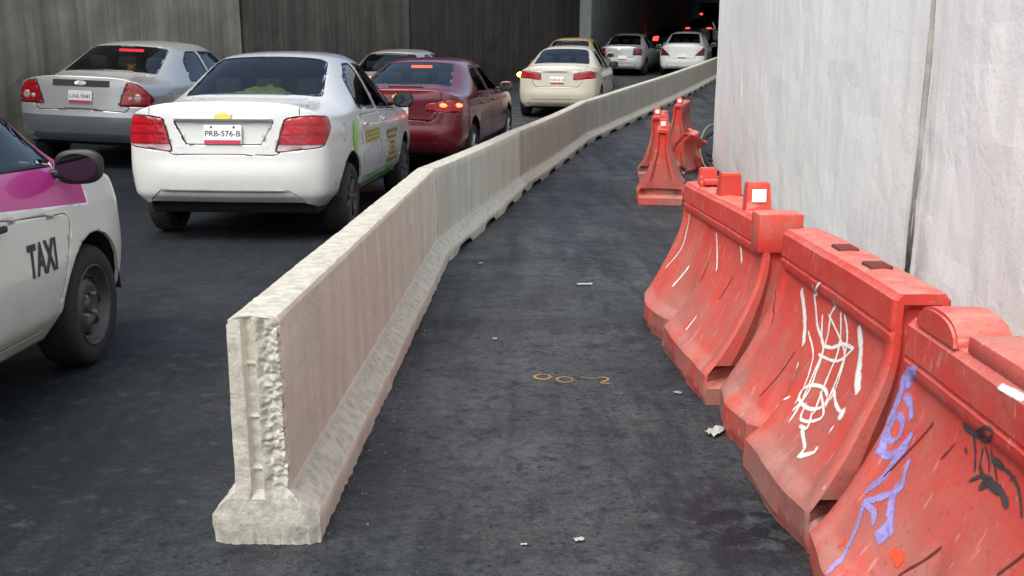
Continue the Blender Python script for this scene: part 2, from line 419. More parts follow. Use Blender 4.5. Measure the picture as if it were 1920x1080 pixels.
# tunnel beyond: walls, roof slab, end
tn = tag(empty('tunnel', (2.8, 41, zg(41))), 'dark concrete tunnel swallowing the queue of cars', 'tunnel')
wall(tn, [('wall', [(2.95, 40.4), (6.3, 55), (9.6, 68), (15.5, 90), (23, 112), (34, 140)], 5.2, .6, M['tunnel'], -1, .015, .5, 9)])
def slab(name, poly, z0, z1, m, parent):
    n = len(poly); V = [(x, y, z0) for x, y in poly]+[(x, y, z1) for x, y in poly]
    F = [tuple(range(n))[::-1], tuple(range(n, 2*n))]+[(i, (i+1) % n, n+(i+1) % n, n+i) for i in range(n)]
    o = mesh(name, V, F, m, parent); o.matrix_parent_inverse = far_parent(parent); return o
slab('roof_slab', [(-3, 37.5), (11, 34.5), (34, 32), (60, 112), (16, 112)], 4.8, 5.8, M['tunnel'], tn)
slab('overhead_shade_beam', [(-15, 9.4), (-3.0, 8.3), (-.3, 9.4), (-.3, 11.0), (-15, 11.2)], 4.0, 4.8, M['tunnel'], tn)  # unseen beam added over the left lanes to darken rear-window reflections below

# ---------------------------------------------------------------- concrete divider, precast lengths
def seg_w(z, H):                       # half width of the section at height z
    if z < .095: return .158
    if z < .175: return .158-(z-.095)/.08*.082
    return .076-.006*(z-.175)/(H-.175)
def concrete_divider(p0, p1, m, label, seed, fine=False, end_rough=0, H=.70, notches=()):
    a, b = Vector(p0), Vector(p1); L = (b-a).length; d = (b-a)/L; nr = Vector((d.y, -d.x))
    org = Vector((a.x, a.y, zg(a.y)))
    zs = [0, .03, .06, .092, .10, .125, .15, .172, .182]+[.182+(H-.02-.182)*i/(130 if fine else 10) for i in range(1, (130 if fine else 10)+1)]+[H-.006]
    if fine:
        ys = [0, .004, .012, .025, .04]+[.04+.03*i for i in range(1, 30)]; 
        while ys[-1] < L-.06: ys.append(ys[-1]+.05)
        ys += [L-.012, L]
    else: ys = [0, .012]+[L*i/40 for i in range(1, 40)]+[L-.012, L]
    def endd(x, z):                    # how far the near end is broken back at (x, z)
        if not end_rough: return 0
        v = 0
        if z > .16:
            g = (1-sm(.012, .019, abs(x+.012)))*.022            # casting channel
            for hz in (.24, .40, .56): g -= .006*math.exp(-((z-hz)/.006)**2)*(1 if abs(x+.012) < .017 else 0)
            v += g
            ch = sm(.008, .03, x+.012*fbm(3, 1, z*14))
            cell = noise.voronoi(Vector((x*48+fbm(x*30, 7, z*30)*.4, 1.3, z*34)))[0]
            v += ch*(.005+.013*min(1, cell[0]*1.1)+.004*fbm(x*90, 4, z*90))
        else:
            v += .010*sm(.075, .0, z)*(1+.7*fbm(x*40, 5, z*40))+.02*sm(.12, .16, abs(x))
            if z < .05: v += .010*abs(fbm(x*60, 8, z*90))
        return v
    V, F, idx = [], [], {}
    nt = 6
    def P(x, y, z, k):
        gz = zg(a.y+d.y*y)-org.z
        q = nr*x+d*y; V.append((q.x, q.y, z+gz)); idx[k] = len(V)-1
    for iy, y in enumerate(ys):
        nb = 0
        for (n0, n1, hh) in notches:
            nb = max(nb, hh*sm(n0, n0+.06, y)*sm(n1, n1-.06, y))
        y_end = min(y, L-y)
        for iz, z in enumerate(zs):
            for s in (-1, 1):
                w = seg_w(z, H); zz = z
                r = .0025
                edge = math.exp(-((z-.095)/.02)**2)+math.exp(-((z-H)/.02)**2)+.6*math.exp(-(z/.05)**2)
                w += r*fbm(y*5+seed*7, s*3.7, z*9)+ .005*edge*(fbm(y*31+seed*3, s*5.1, z*23)-.25)
                if z < .09 : w += -.008*sm(.05, 0, z)*(.5+fbm(y*23+seed, s*2.2, 1.0))
                if iz == 0: zz = .0+nb+.006*max(0, fbm(y*17, s, seed))
                elif z < .07: zz = max(z, nb+.01+iz*.006)
                if fine and end_rough and s > 0 and z > .17:
                    w -= .022*sm(.05, 0, y)*abs(fbm(z*16, 4, y*20))*1.6
                x = s*w
                if iz == len(zs)-1: x = s*(w-.006)
                yy = y
                if end_rough and y < .05: yy = y+endd(x, z)*(1-sm(.0, .05, y)*.9)
                P(x, yy, zz, (iy, iz, s))
        xl, xr = -seg_w(H, H)+.006, seg_w(H, H)-.006
        for k in range(1, nt):
            x = xl+(xr-xl)*k/nt
            yy = y+(endd(x, H)*(1-sm(0, .05, y)*.9) if end_rough and y < .05 else 0)
            P(x, yy, H+.003*fbm(y*8+seed, x*20, 3), (iy, 't', k))
    ny, nz = len(ys), len(zs)
    def top(iy, k):
        if k == 0: return idx[(iy, nz-1, -1)]
        if k == nt: return idx[(iy, nz-1, 1)]
        return idx[(iy, 't', k)]
    for i in range(ny-1):
        for z in range(nz-1):
            F.append((idx[(i, z, 1)], idx[(i+1, z, 1)], idx[(i+1, z+1, 1)], idx[(i, z+1, 1)]))
            F.append((idx[(i+1, z, -1)], idx[(i, z, -1)], idx[(i, z+1, -1)], idx[(i+1, z+1, -1)]))
        for k in range(nt): F.append((top(i, k), top(i, k+1), top(i+1, k+1), top(i+1, k)))
    # end caps
    for e, iy in ((0, 0), (1, ny-1)):
        nc = 44 if (e == 0 and end_rough) else 2
        # the near cap shares the rows; its last column row follows the top strip
        def cap(iz, c):
            if c == 0: return idx[(iy, iz, -1)]
            if c == nc: return idx[(iy, iz, 1)]
            key = ('cap', e, iz, c)
            if key not in idx:
                vl, vr = Vector(V[idx[(iy, iz, -1)]]), Vector(V[idx[(iy, iz, 1)]])
                z = zs[iz]; w = seg_w(z, H); x = -w+2*w*c/nc
                base = vl.lerp(vr, c/nc)
                l0 = a.to_3d()*0+Vector((nr.x*x, nr.y*x, 0)); yy = (endd(x, z) if e == 0 else L)
                V.append((l0.x+d.x*yy, l0.y+d.y*yy, base.z)); idx[key] = len(V)-1
            return idx[key]
        for iz in range(nz-1):
            for c in range(nc):
                q = (cap(iz, c), cap(iz, c+1), cap(iz+1, c+1), cap(iz+1, c))
                F.append(q if e == 0 else q[::-1])
        ring = [cap(nz-1, c) for c in range(nc+1)]+[top(iy, k) for k in range(nt-1, 0, -1)]
        F.append(tuple(ring) if e == 0 else tuple(ring[::-1]))
    o = mesh('concrete_divider', V, F, m); o.location = org
    bm = bmesh.new(); bm.from_mesh(o.data); bmesh.ops.recalc_face_normals(bm, faces=bm.faces)
    for f in bm.faces: f.smooth = True
    for e in bm.edges:
        if len(e.link_faces) == 2 and e.calc_face_angle(0) > .6: e.smooth = False
    bm.to_mesh(o.data); bm.free()
    return tag(o, label, 'divider', 'precast lengths of the concrete divider')
JP = [(-.725, 2.80), (-.625, 7.62), (.02, 12.1), (1.17, 17.9), (2.30, 21.5), (3.75, 26.0), (5.25, 30.9), (6.9, 36.5), (8.7, 42.0), (10.9, 48)]
DL = ['pinkish concrete divider length with the broken free end on the asphalt',
      'pale grey concrete divider length joined to the one with the broken end',
      'brownish concrete divider length beside the dark red sedan',
      'concrete divider length beside the rear wheels of the cream taxi sedan',
      'concrete divider length beside the front of the cream taxi sedan',
      'concrete divider length on the open road between cream taxi and white hatchback',
      'concrete divider length just behind the white hatchback',
      'concrete divider length alongside the white hatchback',
      'farthest concrete divider length vanishing behind the pale wall']
for i in range(9):
    p0, p1 = Vector(JP[i]), Vector(JP[i+1]); d = (p1-p0).normalized()
    nn = [(.9, 1.5, .0)] if i == 0 else [(.35, .95, .05), (1.6, 2.2, .05), (2.9, 3.5, .045), (4.1, 4.5, .05), (5.0, 5.5, .05)]
    concrete_divider(p0+d*.012 if i else p0, p1-d*.012, M['conc'][[0, 1, 2, 2, 2, 2, 2, 2, 2][i]] if i != 2 else M['conc'][2], DL[i], i+1, fine=(i == 0), end_rough=(1 if i == 0 else 0), notches=nn)

# ---------------------------------------------------------------- red plastic barriers
BH, BL = .78, 1.30
def bump1(x, c, w): return max(0, 1-abs(x-c)/w)
def bar_w(y, z, s, seed, L, dent):
    """half width of the barrier at (y along, z up) on side s, dents included"""
    t = min(1, max(0, (z-.13)/.50))
    w = .082+(.330-.082)*(1-t)**1.75 if z > .13 else .330-(0 if z > .03 else .012)
    if z > .752: w = .080-.022*((z-.752)/.028)
    elif z > .64: w = .086-.004*(z-.64)/.11
    elif z > .628: w += .002
    if .655 < z < .667: w -= .004
    # inset field of the face
    fi = sm(L/2-.05, L/2-.075, abs(y))*sm(.15, .17, z)*sm(.625, .610, z); w -= .013*fi
    # the folded pocket at the foot and the two lobes
    fade = sm(.44, .05, z)
    c = .07*L; u = y-c
    w -= fade*(.085*max(0, 1-abs(u)/.085)+.045*max(0, 1-abs(u-.10)/.22)*(u > 0))
    w -= fade*.035*sm(.30, .62, abs(y)/L*1.2)
    w += dent*.020*fade*fbm(y*1.8+seed*9, s*4.4, z*1.6)+dent*.004*fbm(y*3.1+seed*4, s*2.2+7, z*3.3)
    return max(.02, w)
def bar_bow(y, seed, L): return .012*math.sin(y/L*3+seed)
def bar_pt(y, z, s, seed, L, dent): 
    return Vector((bar_bow(y, seed, L)+s*bar_w(y, z, s, seed, L, dent), y, z))
def plastic_body(root, m, seed, L=BL, dent=1., hump=None, pocket=True):
    zs = [0, .012, .035, .07, .10, .115, .13, .15, .17, .19]+[.19+.02*i for i in range(1, 20)]+[.575, .585, .595, .605, .615, .622, .628, .634, .64, .652, .658, .664, .670, .69, .72, .74, .752, .758, .770]
    zs = sorted(set(round(z, 4) for z in zs))
    ny = 72; ys = [-L/2, -L/2+.006]+[-L/2+.012+(L-.024)*i/ny for i in range(ny+1)]+[L/2-.006, L/2]
    V, F, idx = [], [], {}
    nt = 4
    for iy, y in enumerate(ys):
        inset = .012 if iy in (0, len(ys)-1) else (.003 if iy in (1, len(ys)-2) else 0)
        arch = 0
        for c in (.07*L,): arch = max(arch, .06*sm(.10, .03, abs(y-c)))
        for iz, z in enumerate(zs):
            for s in (-1, 1):
                p = bar_pt(y, z, s, seed, L, dent); zz = z
                p.x -= s*inset
                if z < .10: zz = arch*(1-z/.10)+z
                # rounded and slightly sunken ends
                yy = y
                V.append((p.x, yy, zz)); idx[(iy, iz, s)] = len(V)-1
        zt = BH-.004
        for k in range(1, nt):
            pl, pr = V[idx[(iy, len(zs)-1, -1)]], V[idx[(iy, len(zs)-1, 1)]]
            dz = BH-.004
            if hump: dz += hump(y)
            V.append((pl[0]+(pr[0]-pl[0])*k/nt, y, dz-.002*abs(k-nt/2)-inset*.4+.003*fbm(y*6, k, seed))); idx[(iy, 't', k)] = len(V)-1
    n, nz = len(ys), len(zs)
    def top(i, k): return idx[(i, nz-1, -1)] if k == 0 else idx[(i, nz-1, 1)] if k == nt else idx[(i, 't', k)]
    for i in range(n-1):
        for z in range(nz-1):
            F.append((idx[(i, z, 1)], idx[(i+1, z, 1)], idx[(i+1, z+1, 1)], idx[(i, z+1, 1)]))
            F.append((idx[(i+1, z, -1)], idx[(i, z, -1)], idx[(i, z+1, -1)], idx[(i+1, z+1, -1)]))
        for k in range(nt): F.append((top(i, k), top(i, k+1), top(i+1, k+1), top(i+1, k)))
    for iy, sg in ((0, 1), (n-1, -1)):          # ends: a sunken face with a raised frame
        nc = 8
        def cap(iz, c):
            if c == 0: return idx[(iy, iz, -1)]
            if c == nc: return idx[(iy, iz, 1)]
            key = ('c', iy, iz, c)
            if key not in idx:
                l, r = Vector(V[idx[(iy, iz, -1)]]), Vector(V[idx[(iy, iz, 1)]]); q = l.lerp(r, c/nc)
                dd = 0 if (c in (1, nc-1) or zs[iz] > .72 or zs[iz] < .09) else .028
                if .09 < zs[iz] < .16: dd = .06
                q.y += sg*dd*(1+.3*fbm(c, zs[iz]*4, seed)); V.append(tuple(q)); idx[key] = len(V)-1
            return idx[key]
        for iz in range(nz-1):
            for c in range(nc):
                q = (cap(iz, c), cap(iz, c+1), cap(iz+1, c+1), cap(iz+1, c)); F.append(q if sg > 0 else q[::-1])
        ring = [cap(nz-1, c) for c in range(nc+1)]+[top(iy, k) for k in range(nt-1, 0, -1)]
        F.append(tuple(ring) if sg > 0 else tuple(ring[::-1]))
    o = mesh('body', V, F, m, root)
    bm = bmesh.new(); bm.from_mesh(o.data); bmesh.ops.recalc_face_normals(bm, faces=bm.faces)
    for f in bm.faces: f.smooth = True
    for e in bm.edges:
        if len(e.link_faces) == 2 and e.calc_face_angle(0) > .5: e.smooth = False
    bm.to_mesh(o.data); bm.free()
    return o
def at_ground(name, X, Y, heading, label, cat, group=None, roll=0):
    o = empty(name, (X, Y, zg(Y)+cross(X)), (math.atan(slope(Y)*math.cos(R(heading))), R(roll), R(-heading)))
    return tag(o, label, cat, group)
def rblock(name, c, s, bev, m, parent, mat=None):
    bm = bmesh.new(); box(bm, c, s, bev, 2, mat); 
    o = bmobj(name, bm, m, parent); o.data.shade_smooth(); o.data.set_sharp_from_angle(angle=R(40)); return o
def tab(root, y, m, w=.10, l=.075, h=.085, refl=None, tilt=0):
    """a tapered lug on the ridge; refl = material of a square reflector on its near face"""
    x0 = 0; V = []
    for z, k in ((BH-.02, 1.0), (BH+h*.9, .86), (BH+h, .78)):
        for sx, sy in ((-1, -1), (1, -1), (1, 1), (-1, 1)): V.append((x0+sx*w/2*k, y+sy*l/2*k+tilt*(z-BH), z))
    F = [(0, 1, 5, 4), (1, 2, 6, 5), (2, 3, 7, 6), (3, 0, 4, 7), (4, 5, 9, 8), (5, 6, 10, 9), (6, 7, 11, 10), (7, 4, 8, 11), (8, 9, 10, 11), (3, 2, 1, 0)]
    o = mesh('lug', V, F, m, root)
    if refl:
        bm = bmesh.new(); box(bm, (x0, y-l/2*.93-.001, BH+h*.5), (w*.55, .006, h*.5), .002, 1); bmobj('reflector', bm, refl, o)
    return o
GB = 'red plastic barriers along the pale wall'
def red_barrier(X, Y, heading, label, seed, mi, L=BL, dent=1., hump=None, roll=0):
    r = at_ground('plastic_barrier', X, Y, heading, label, 'barrier', GB, roll)
    plastic_body(r, M['red'][mi], seed, L, dent, hump); return r
b1 = red_barrier(1.09, 1.97, 2, 'red plastic barrier scrawled with purple and black graffiti', 1, 0, dent=.6)
b2 = red_barrier(1.13, 3.36, 1, 'red plastic barrier covered by a white graffiti tag', 2, 1, L=1.25, dent=1.2)
b3 = red_barrier(1.08, 5.0, -1, 'red plastic barrier with thin white scrapes and three lugs on top', 3, 2, L=1.70, dent=1.0)

b1.scale = (1, 1, .95)
# ---------------------------------------------------------------- cars
def cut(bm, O, U, Vv, poly, filt):
    """cut the surface along a convex polygon given in the plane (U, V) and return the faces inside"""
    U = Vector(U); Vv = Vector(Vv); O = Vector(O)
    faces = [f for f in bm.faces if filt(f)]
    a = sum(poly[i][0]*poly[(i+1) % len(poly)][1]-poly[(i+1) % len(poly)][0]*poly[i][1] for i in range(len(poly)))
    if a < 0: poly = poly[::-1]
    # dual basis, so that the planes follow U/V even when they are not orthonormal
    Nn = U.cross(Vv); Ud = Vv.cross(Nn)/Nn.length_squared; Vd = Nn.cross(U)/Nn.length_squared
    for i in range(len(poly)):
        p, q = poly[i], poly[(i+1) % len(poly)]
        no = Ud*(q[1]-p[1])-Vd*(q[0]-p[0])
        co = O+U*p[0]+Vv*p[1]
        geom = list({v for f in faces for v in f.verts})+list({e for f in faces for e in f.edges})+faces
        if not faces: return []
        r = bmesh.ops.bisect_plane(bm, geom=geom, dist=1e-5, plane_co=co, plane_no=no)
        fs = set(g for g in r['geom'] if isinstance(g, bmesh.types.BMFace)) | set(f for f in faces if f.is_valid)
        faces = [f for f in fs if (f.calc_center_median()-co).dot(no) < 0]
    return faces
def take(bm, faces):
    """move faces out of bm into a new bmesh"""
    nb = bmesh.new(); vm = {}
    for f in faces:
        vs_ = []
        for v in f.verts:
            if v not in vm: vm[v] = nb.verts.new(v.co)
            vs_.append(vm[v])
        try: g = nb.faces.new(vs_); g.smooth = True
        except ValueError: pass
    bmesh.ops.delete(bm, geom=faces, context='FACES')
    nb.normal_update(); return nb
def lip(bm, depth, filt=None):
    """turn open boundary edges inwards"""
    bm.normal_update()
    es = [e for e in bm.edges if len(e.link_faces) == 1 and (filt is None or filt(e))]
    if not es: return
    nrm = {}
    for e in es:
        for v in e.verts: nrm[v] = v.normal.copy()
    r = bmesh.ops.extrude_edge_only(bm, edges=es)
    nv = [g for g in r['geom'] if isinstance(g, bmesh.types.BMVert)]
    pos = {}
    for v, n_ in nrm.items(): pos[tuple(round(c, 6) for c in v.co)] = n_
    for v in nv:
        n_ = pos.get(tuple(round(c, 6) for c in v.co))
        if n_: v.co -= n_*depth
    for g in r['geom']:
        if isinstance(g, bmesh.types.BMFace): g.smooth = False
def panel(bm, faces, name, m, parent, gap=.004, depth=.012, out=0):
    nb = take(bm, faces)
    if not nb.faces: nb.free(); return None
    if gap:
        r = bmesh.ops.inset_region(nb, faces=list(nb.faces), thickness=gap, use_boundary=True, use_even_offset=False)
        bmesh.ops.delete(nb, geom=r['faces'], context='FACES')
    if out:
        nb.normal_update()
        for v in nb.verts: v.co += v.normal*out
    lip(nb, depth); return bmobj(name, nb, m, parent)
def glazed(bm, faces, name, m, parent, rim=.018, sink=.004, seal=None):
    nb = take(bm, faces)
    if not nb.faces: nb.free(); return None
    r = bmesh.ops.inset_region(nb, faces=list(nb.faces), thickness=rim, use_boundary=True, use_even_offset=False)
    ring = take(nb, r['faces'])
    nb.normal_update()
    for v in nb.verts: v.co -= v.normal*sink
    o = bmobj(name, nb, m, parent)
    lip(ring, .012); bmobj('seal', ring, seal or M['black'], o); return o
def rpoly(pts, r=.03, n=3):
    """round the corners of a convex polygon"""
    out = []; N = len(pts)
    for i in range(N):
        p = Vector(pts[i]); a = Vector(pts[i-1]); b = Vector(pts[(i+1) % N])
        da = (a-p); db = (b-p); k = min(r, da.length*.45, db.length*.45)
        s, e = p+da.normalized()*k, p+db.normalized()*k
        for j in range(n+1):
            t = j/n; out.append(tuple((s*(1-t)**2+p*2*t*(1-t)+e*t*t)))
    return out
def wheel(root, x, y, r, w, side, kind):
    """side = +1 on the right; tyre, rim"""
    e = mesh('wheel', [], [], None, root)
    W = w/2
    prof = [(r*.66, -W*.9), (r*.72, -W), (r*.90, -W*1.02), (r*.965, -W*.86), (r*.995, -W*.6), (r, -W*.3), (r, W*.3), (r*.995, W*.6), (r*.965, W*.86), (r*.90, W*1.02), (r*.72, W), (r*.66, W*.9)]
    V, F = lathe(prof, 36); bpy.data.objects.remove(e)
    # tread grooves
    t = mesh('tyre', V, F, M['rubber'], None, True); t.location = (x, y, r); t.parent = root
    o = side
    if kind == 'steel':
        pr = [(r*.66, -W*.8), (r*.675, o*W*.95), (r*.655, o*W*1.0), (r*.63, o*W*.9), (r*.60, o*W*.45), (r*.50, o*W*.30), (r*.40, o*W*.62), (r*.26, o*W*.72), (r*.20, o*W*.5), (r*.13, o*W*.5), (r*.11, o*W*.66), (0.001, o*W*.68)]
        V, F = lathe(pr, 36); rim = mesh('rim', V, F, M['steel'], t, True)
        for k in range(8):
            a = 2*math.pi*k/8; c = (o*W*.47, math.cos(a)*r*.47, math.sin(a)*r*.47); bm = bmesh.new()
            bmesh.ops.create_uvsphere(bm, u_segments=10, v_segments=6, radius=1, matrix=Matrix.Translation(c) @ Matrix.Rotation(a, 4, 'X') @ Matrix.Diagonal((.022, r*.06, r*.085, 1)))
            bmobj('vent_hole', bm, M['under'], t, True)
        for k in range(4):
            a = 2*math.pi*(k+.5)/4; c = (o*W*.72, math.cos(a)*r*.22, math.sin(a)*r*.22); bm = bmesh.new()
            bmesh.ops.create_cone(bm, cap_ends=True, segments=6, radius1=.011, radius2=.009, depth=.02, matrix=Matrix.Translation(c) @ Matrix.Rotation(R(90), 4, 'Y'))
            bmobj('lug_nut', bm, M['alloy'], t)
    else:
        mt = M['alloy'] if kind == 'alloy' else M['steel']
        pr = [(r*.66, -W*.8), (r*.675, o*W*.95), (r*.65, o*W*1.0), (r*.62, o*W*.85), (r*.60, o*W*.3), (.001, o*W*.25)]
        V, F = lathe(pr, 32); mesh('rim', V, F, M['steel'], t, True)
        bm = bmesh.new()
        for k in range(7):
            a = 2*math.pi*k/7
            box(bm, (o*W*.80, math.cos(a)*r*.36, math.sin(a)*r*.36), (.03, r*.56, r*.15), .012, 2, Matrix.Rotation(a, 3, 'X'))
        V, F = lathe([(r*.16, o*W*.7), (r*.15, o*W*.95), (.001, o*W*.97)], 16)
        o2 = bmobj('spokes', bm, mt, t); mesh('hub_cap', V, F, mt, t, True)
    return t
def text_mesh(s, size, m, parent, name='lettering', fn=None, bold=0, sx=1):
    cu = bpy.data.curves.new('t', 'FONT'); cu.body = s; cu.size = size; cu.align_x = 'CENTER'; cu.align_y = 'CENTER'; cu.offset = bold
    o = bpy.data.objects.new('t', cu); C.objects.link(o); bpy.context.view_layer.update()
    dg = bpy.context.evaluated_depsgraph_get(); me = bpy.data.meshes.new_from_object(o.evaluated_get(dg)); bpy.data.objects.remove(o)
    bm = bmesh.new(); bm.from_mesh(me); bpy.data.meshes.remove(me)
    for v in bm.verts: v.co = fn(v.co.x*sx, v.co.y) if fn else v.co
    return bmobj(name, bm, m, parent)

def car(name, label, X, Y, heading, s):
    """saloon built from a subdivided control cage; s holds its measures. Local +Y is forward."""
    g = lambda k, d: s.get(k, d)
    L, W, H = s['L'], s['W'], s['H']; hw = W/2; paint = s['paint']; lvl = g('lvl', 3)
    deck, belt = g('deck', 1.02), g('belt', .90); hood = g('hood', .95)
    swb, srt, sft, swf = g('swb', .88), g('srt', 1.50), g('sft', 2.55), g('swf', 3.25)    # rear window base, its top, windscreen top, base
    root = at_ground(name, X, Y, heading, label, 'car', g('group', 'cars queueing into the underpass'), g('roll', 0))
    yy = lambda q: q-L/2
    zr = g('rows', [.20, .33, .50, .62, .80])+[belt]
    wf = [.84, .965, 1.0, .998, .985, .945]
    # stations: s, plan width, belt z, (rail x, rail z), (mid x, mid z), centre z
    rb = deck-.075
    st = []
    def deckst(q, pw, z, bz): st.append((q, pw, bz, (.70*hw*pw, z-.012), (.40*hw*pw, z+.004), z+.008))
    def roofst(q, z, bz, rx=.675, pw=1): st.append((q, pw, bz, (rx*hw, z-.062), (.42*hw, z-.012), z))
    deckst(.13, .905, deck+g('lipz', .012), rb); deckst(.24, .945, deck-.004, rb); deckst(.50, .975, deck, rb-.005)
    deckst(swb-.10, .992, deck+.006, rb-.01)
    k = (srt-swb)
    st.append((swb+.04, .996, rb-.012, (.715*hw, deck+.02), (.41*hw, deck+.035), deck+.04))
    st.append((swb+k*.5, 1.0, rb-.02, (.70*hw, deck+.5*(H-.10-deck)+.01), (.42*hw, deck+.5*(H-.06-deck)+.03), deck+.5*(H-.05-deck)+.045))
    roofst(srt-.02, H-.045, (rb+belt)/2-.01); roofst(srt+.14, H-.018, (rb+belt)/2-.015)
    roofst((srt+sft)/2+.1, H, belt); roofst(sft-.12, H-.02, belt-.01); roofst(sft+.03, H-.055, belt-.01)
    k2 = swf-sft
    st.append((sft+k2*.5, 1.0, belt-.015, (.72*hw, hood+.5*(H-.1-hood)), (.43*hw, hood+.5*(H-.05-hood)+.02), hood+.5*(H-.04-hood)+.035))
    st.append((swf-.03, .995, belt-.02, (.75*hw, hood+.01), (.42*hw, hood+.025), hood+.035))
    st.append((swf+.12, .99, belt-.03, (.74*hw, hood-.015), (.42*hw, hood+.005), hood+.01))
    st.append((swf+(L-swf)*.55, .97, belt-.06, (.70*hw, hood-.07), (.40*hw, hood-.05), hood-.045))
    st.append((L-.30, .92, belt-.13, (.62*hw, hood-.14), (.36*hw, hood-.115), hood-.11))
    st.append((L-.16, .86, belt-.19, (.56*hw, hood-.20), (.33*hw, hood-.18), hood-.17))
    V, F, id_ = [], [], {}
    def add(k, x, q, z):
        V.append((x, yy(q), z)); id_[k] = len(V)-1
    for i, (q, pw, bz, rl, md, cz) in enumerate(st):
        for j in range(6):
            z = zr[j] if j < 4 else (zr[4]+(bz-belt)*.7 if j == 4 else bz)
            x = hw*pw*wf[j]
            if j == 0 and (i == 0 or i == len(st)-1): z += .05
            add((i, j), x, q+(0.0 if j else 0), z)
        add((i, 6), rl[0], q, rl[1]); add((i, 7), md[0], q, md[1]); add((i, 8), 0, q, cz)
    n = len(st)
    for i in range(n-1):
        for j in range(8): F.append((id_[(i, j)], id_[(i+1, j)], id_[(i+1, j+1)], id_[(i, j+1)]))
    # rear face: rows 0..5, columns 6,7,8
    rs = g('rear', [.11, .035, .012, .045, .075, .085]); fs = g('front', [.14, .04, .0, .01, .05, .10])
    for e, i, off in (('r', 0, rs), ('f', n-1, fs)):
        for j in range(6):
            zj = V[id_[(i, j)]][2]
            for c, xf in ((6, .70), (7, .38), (8, 0)):
                x = xf*hw*.93; bow = .055*(xf**2)
                q = off[j]+bow if e == 'r' else L-off[j]-bow*1.8
                add((e, j, c), x, q, zj)
        def node(j, c):
            if c == 5: return id_[(i, j)]
            return id_[(e, j, c)]
        cols = [5, 6, 7, 8]
        for j in range(5):
            for a, b in zip(cols, cols[1:]):
                qd = (node(j, b), node(j, a), node(j+1, a), node(j+1, b)); F.append(qd if e == 'r' else qd[::-1])
        # close to the deck row
        for a, b in zip(cols, cols[1:]):
            ta, tb = (id_[(i, 5)] if a == 5 else id_[(i, a)]), id_[(i, b)]
            na, nb_ = node(5, a), node(5, b)
            qd = (nb_, na, ta, tb) if a != 5 else (nb_, na, tb)
            F.append(qd if e == 'r' else qd[::-1])
    me = bpy.data.meshes.new('cage'); me.from_pydata(V, [], F); me.update()
    cre = {}
    def crs(a, b, w): cre[frozenset((a, b))] = w
    for i in range(n-1):
        crs(id_[(i, 4)], id_[(i+1, 4)], .55); crs(id_[(i, 5)], id_[(i+1, 5)], .35); crs(id_[(i, 1)], id_[(i+1, 1)], .45)
    for jj, w in ((1, .35), (3, .55)):
        r_ = [id_[(0, jj)]]+[id_[('r', jj, c)] for c in (6, 7, 8)]
        for a, b in zip(r_, r_[1:]): crs(a, b, w)
    r_ = [id_[(0, 5)]]+[id_[(0, c)] for c in (6, 7, 8)]
    for a, b in zip(r_, r_[1:]): crs(a, b, .75)
    at = me.attributes.new('crease_edge', 'FLOAT', 'EDGE')
    for e in me.edges:
        w = cre.get(frozenset(e.vertices))
        if w: at.data[e.index].value = w
    o = bpy.data.objects.new('cage', me); C.objects.link(o)
    mm = o.modifiers.new('m', 'MIRROR'); mm.use_clip = True; mm.merge_threshold = 1e-4
    ss = o.modifiers.new('s', 'SUBSURF'); ss.levels = lvl
    bpy.context.view_layer.update()
    dg = bpy.context.evaluated_depsgraph_get(); em = bpy.data.meshes.new_from_object(o.evaluated_get(dg)); bpy.data.objects.remove(o)
    bm = bmesh.new(); bm.from_mesh(em); bpy.data.meshes.remove(em); bmesh.ops.recalc_face_normals(bm, faces=bm.faces)
    for f in bm.faces: f.smooth = True
    bm.normal_update(); bvh = BVHTree.FromBMesh(bm)
    def ray(o_, d_):
        h = bvh.ray_cast(Vector(o_), Vector(d_)); return h[0], h[1]
    def rear(x, z): h, nn = ray((x, -L, z), (0, 1, 0)); return h if h else Vector((x, -L/2, z))
    def sidep(sg, q, z):
        h, nn = ray((sg*3, yy(q), z), (-sg, 0, 0)); return h if h else Vector((sg*hw, yy(q), z))
    X3, Y3, Z3 = (1, 0, 0), (0, 1, 0), (0, 0, 1)
    med = lambda f: f.calc_center_median()
    # --- wheel arches
    wr_ = g('wr', .30); ax = (g('ax0', .80), g('ax1', L-.86)); ar = wr_+.055
    for sg in (-1, 1):
        for q in ax:
            poly = [(yy(q)+ar*1.02*math.cos(t), wr_+.01+ar*math.sin(t)) for t in [2*math.pi*i/22 for i in range(22)]]
            fs_ = cut(bm, (0, 0, 0), Y3, Z3, poly, lambda f: med(f).x*sg > .3*hw and abs(med(f).y-yy(q)) < ar+.15 and med(f).z < .95 and abs(f.normal.x) > .1)
            bmesh.ops.delete(bm, geom=fs_, context='FACES')
    # --- glass
    rwx = g('rw', (.60, .50)); bt = g('rwz', (.06, .085))
    d2 = (0, 1, 1)
    t0 = (yy(swb+.03)+deck+bt[0]); t1 = (yy(srt-.01)+H-bt[1])
    poly = rpoly([(-rwx[0]*W/1.735*1.0, t0/2), (rwx[0]*W/1.735, t0/2), (rwx[1]*W/1.735, t1/2), (-rwx[1]*W/1.735, t1/2)], .06)
    fs_ = cut(bm, (0, 0, 0), X3, d2, poly, lambda f: med(f).y < yy(srt+.25) and med(f).y > yy(swb-.2) and med(f).z > deck-.02 and f.normal.y < -.1)
    rwin = glazed(bm, fs_, 'rear_window', g('rglass', M['glass']), root, .02)
    d3 = (0, -1, 1)
    t0 = -yy(swf-.03)+hood+.05; t1 = -yy(sft+.03)+H-.09
    poly = rpoly([(-.62*W/1.735, t0/2), (.62*W/1.735, t0/2), (.53*W/1.735, t1/2), (-.53*W/1.735, t1/2)], .06)
    fs_ = cut(bm, (0, 0, 0), X3, d3, poly, lambda f: med(f).y > yy(sft-.2) and med(f).z > hood-.02 and f.normal.y > .1)
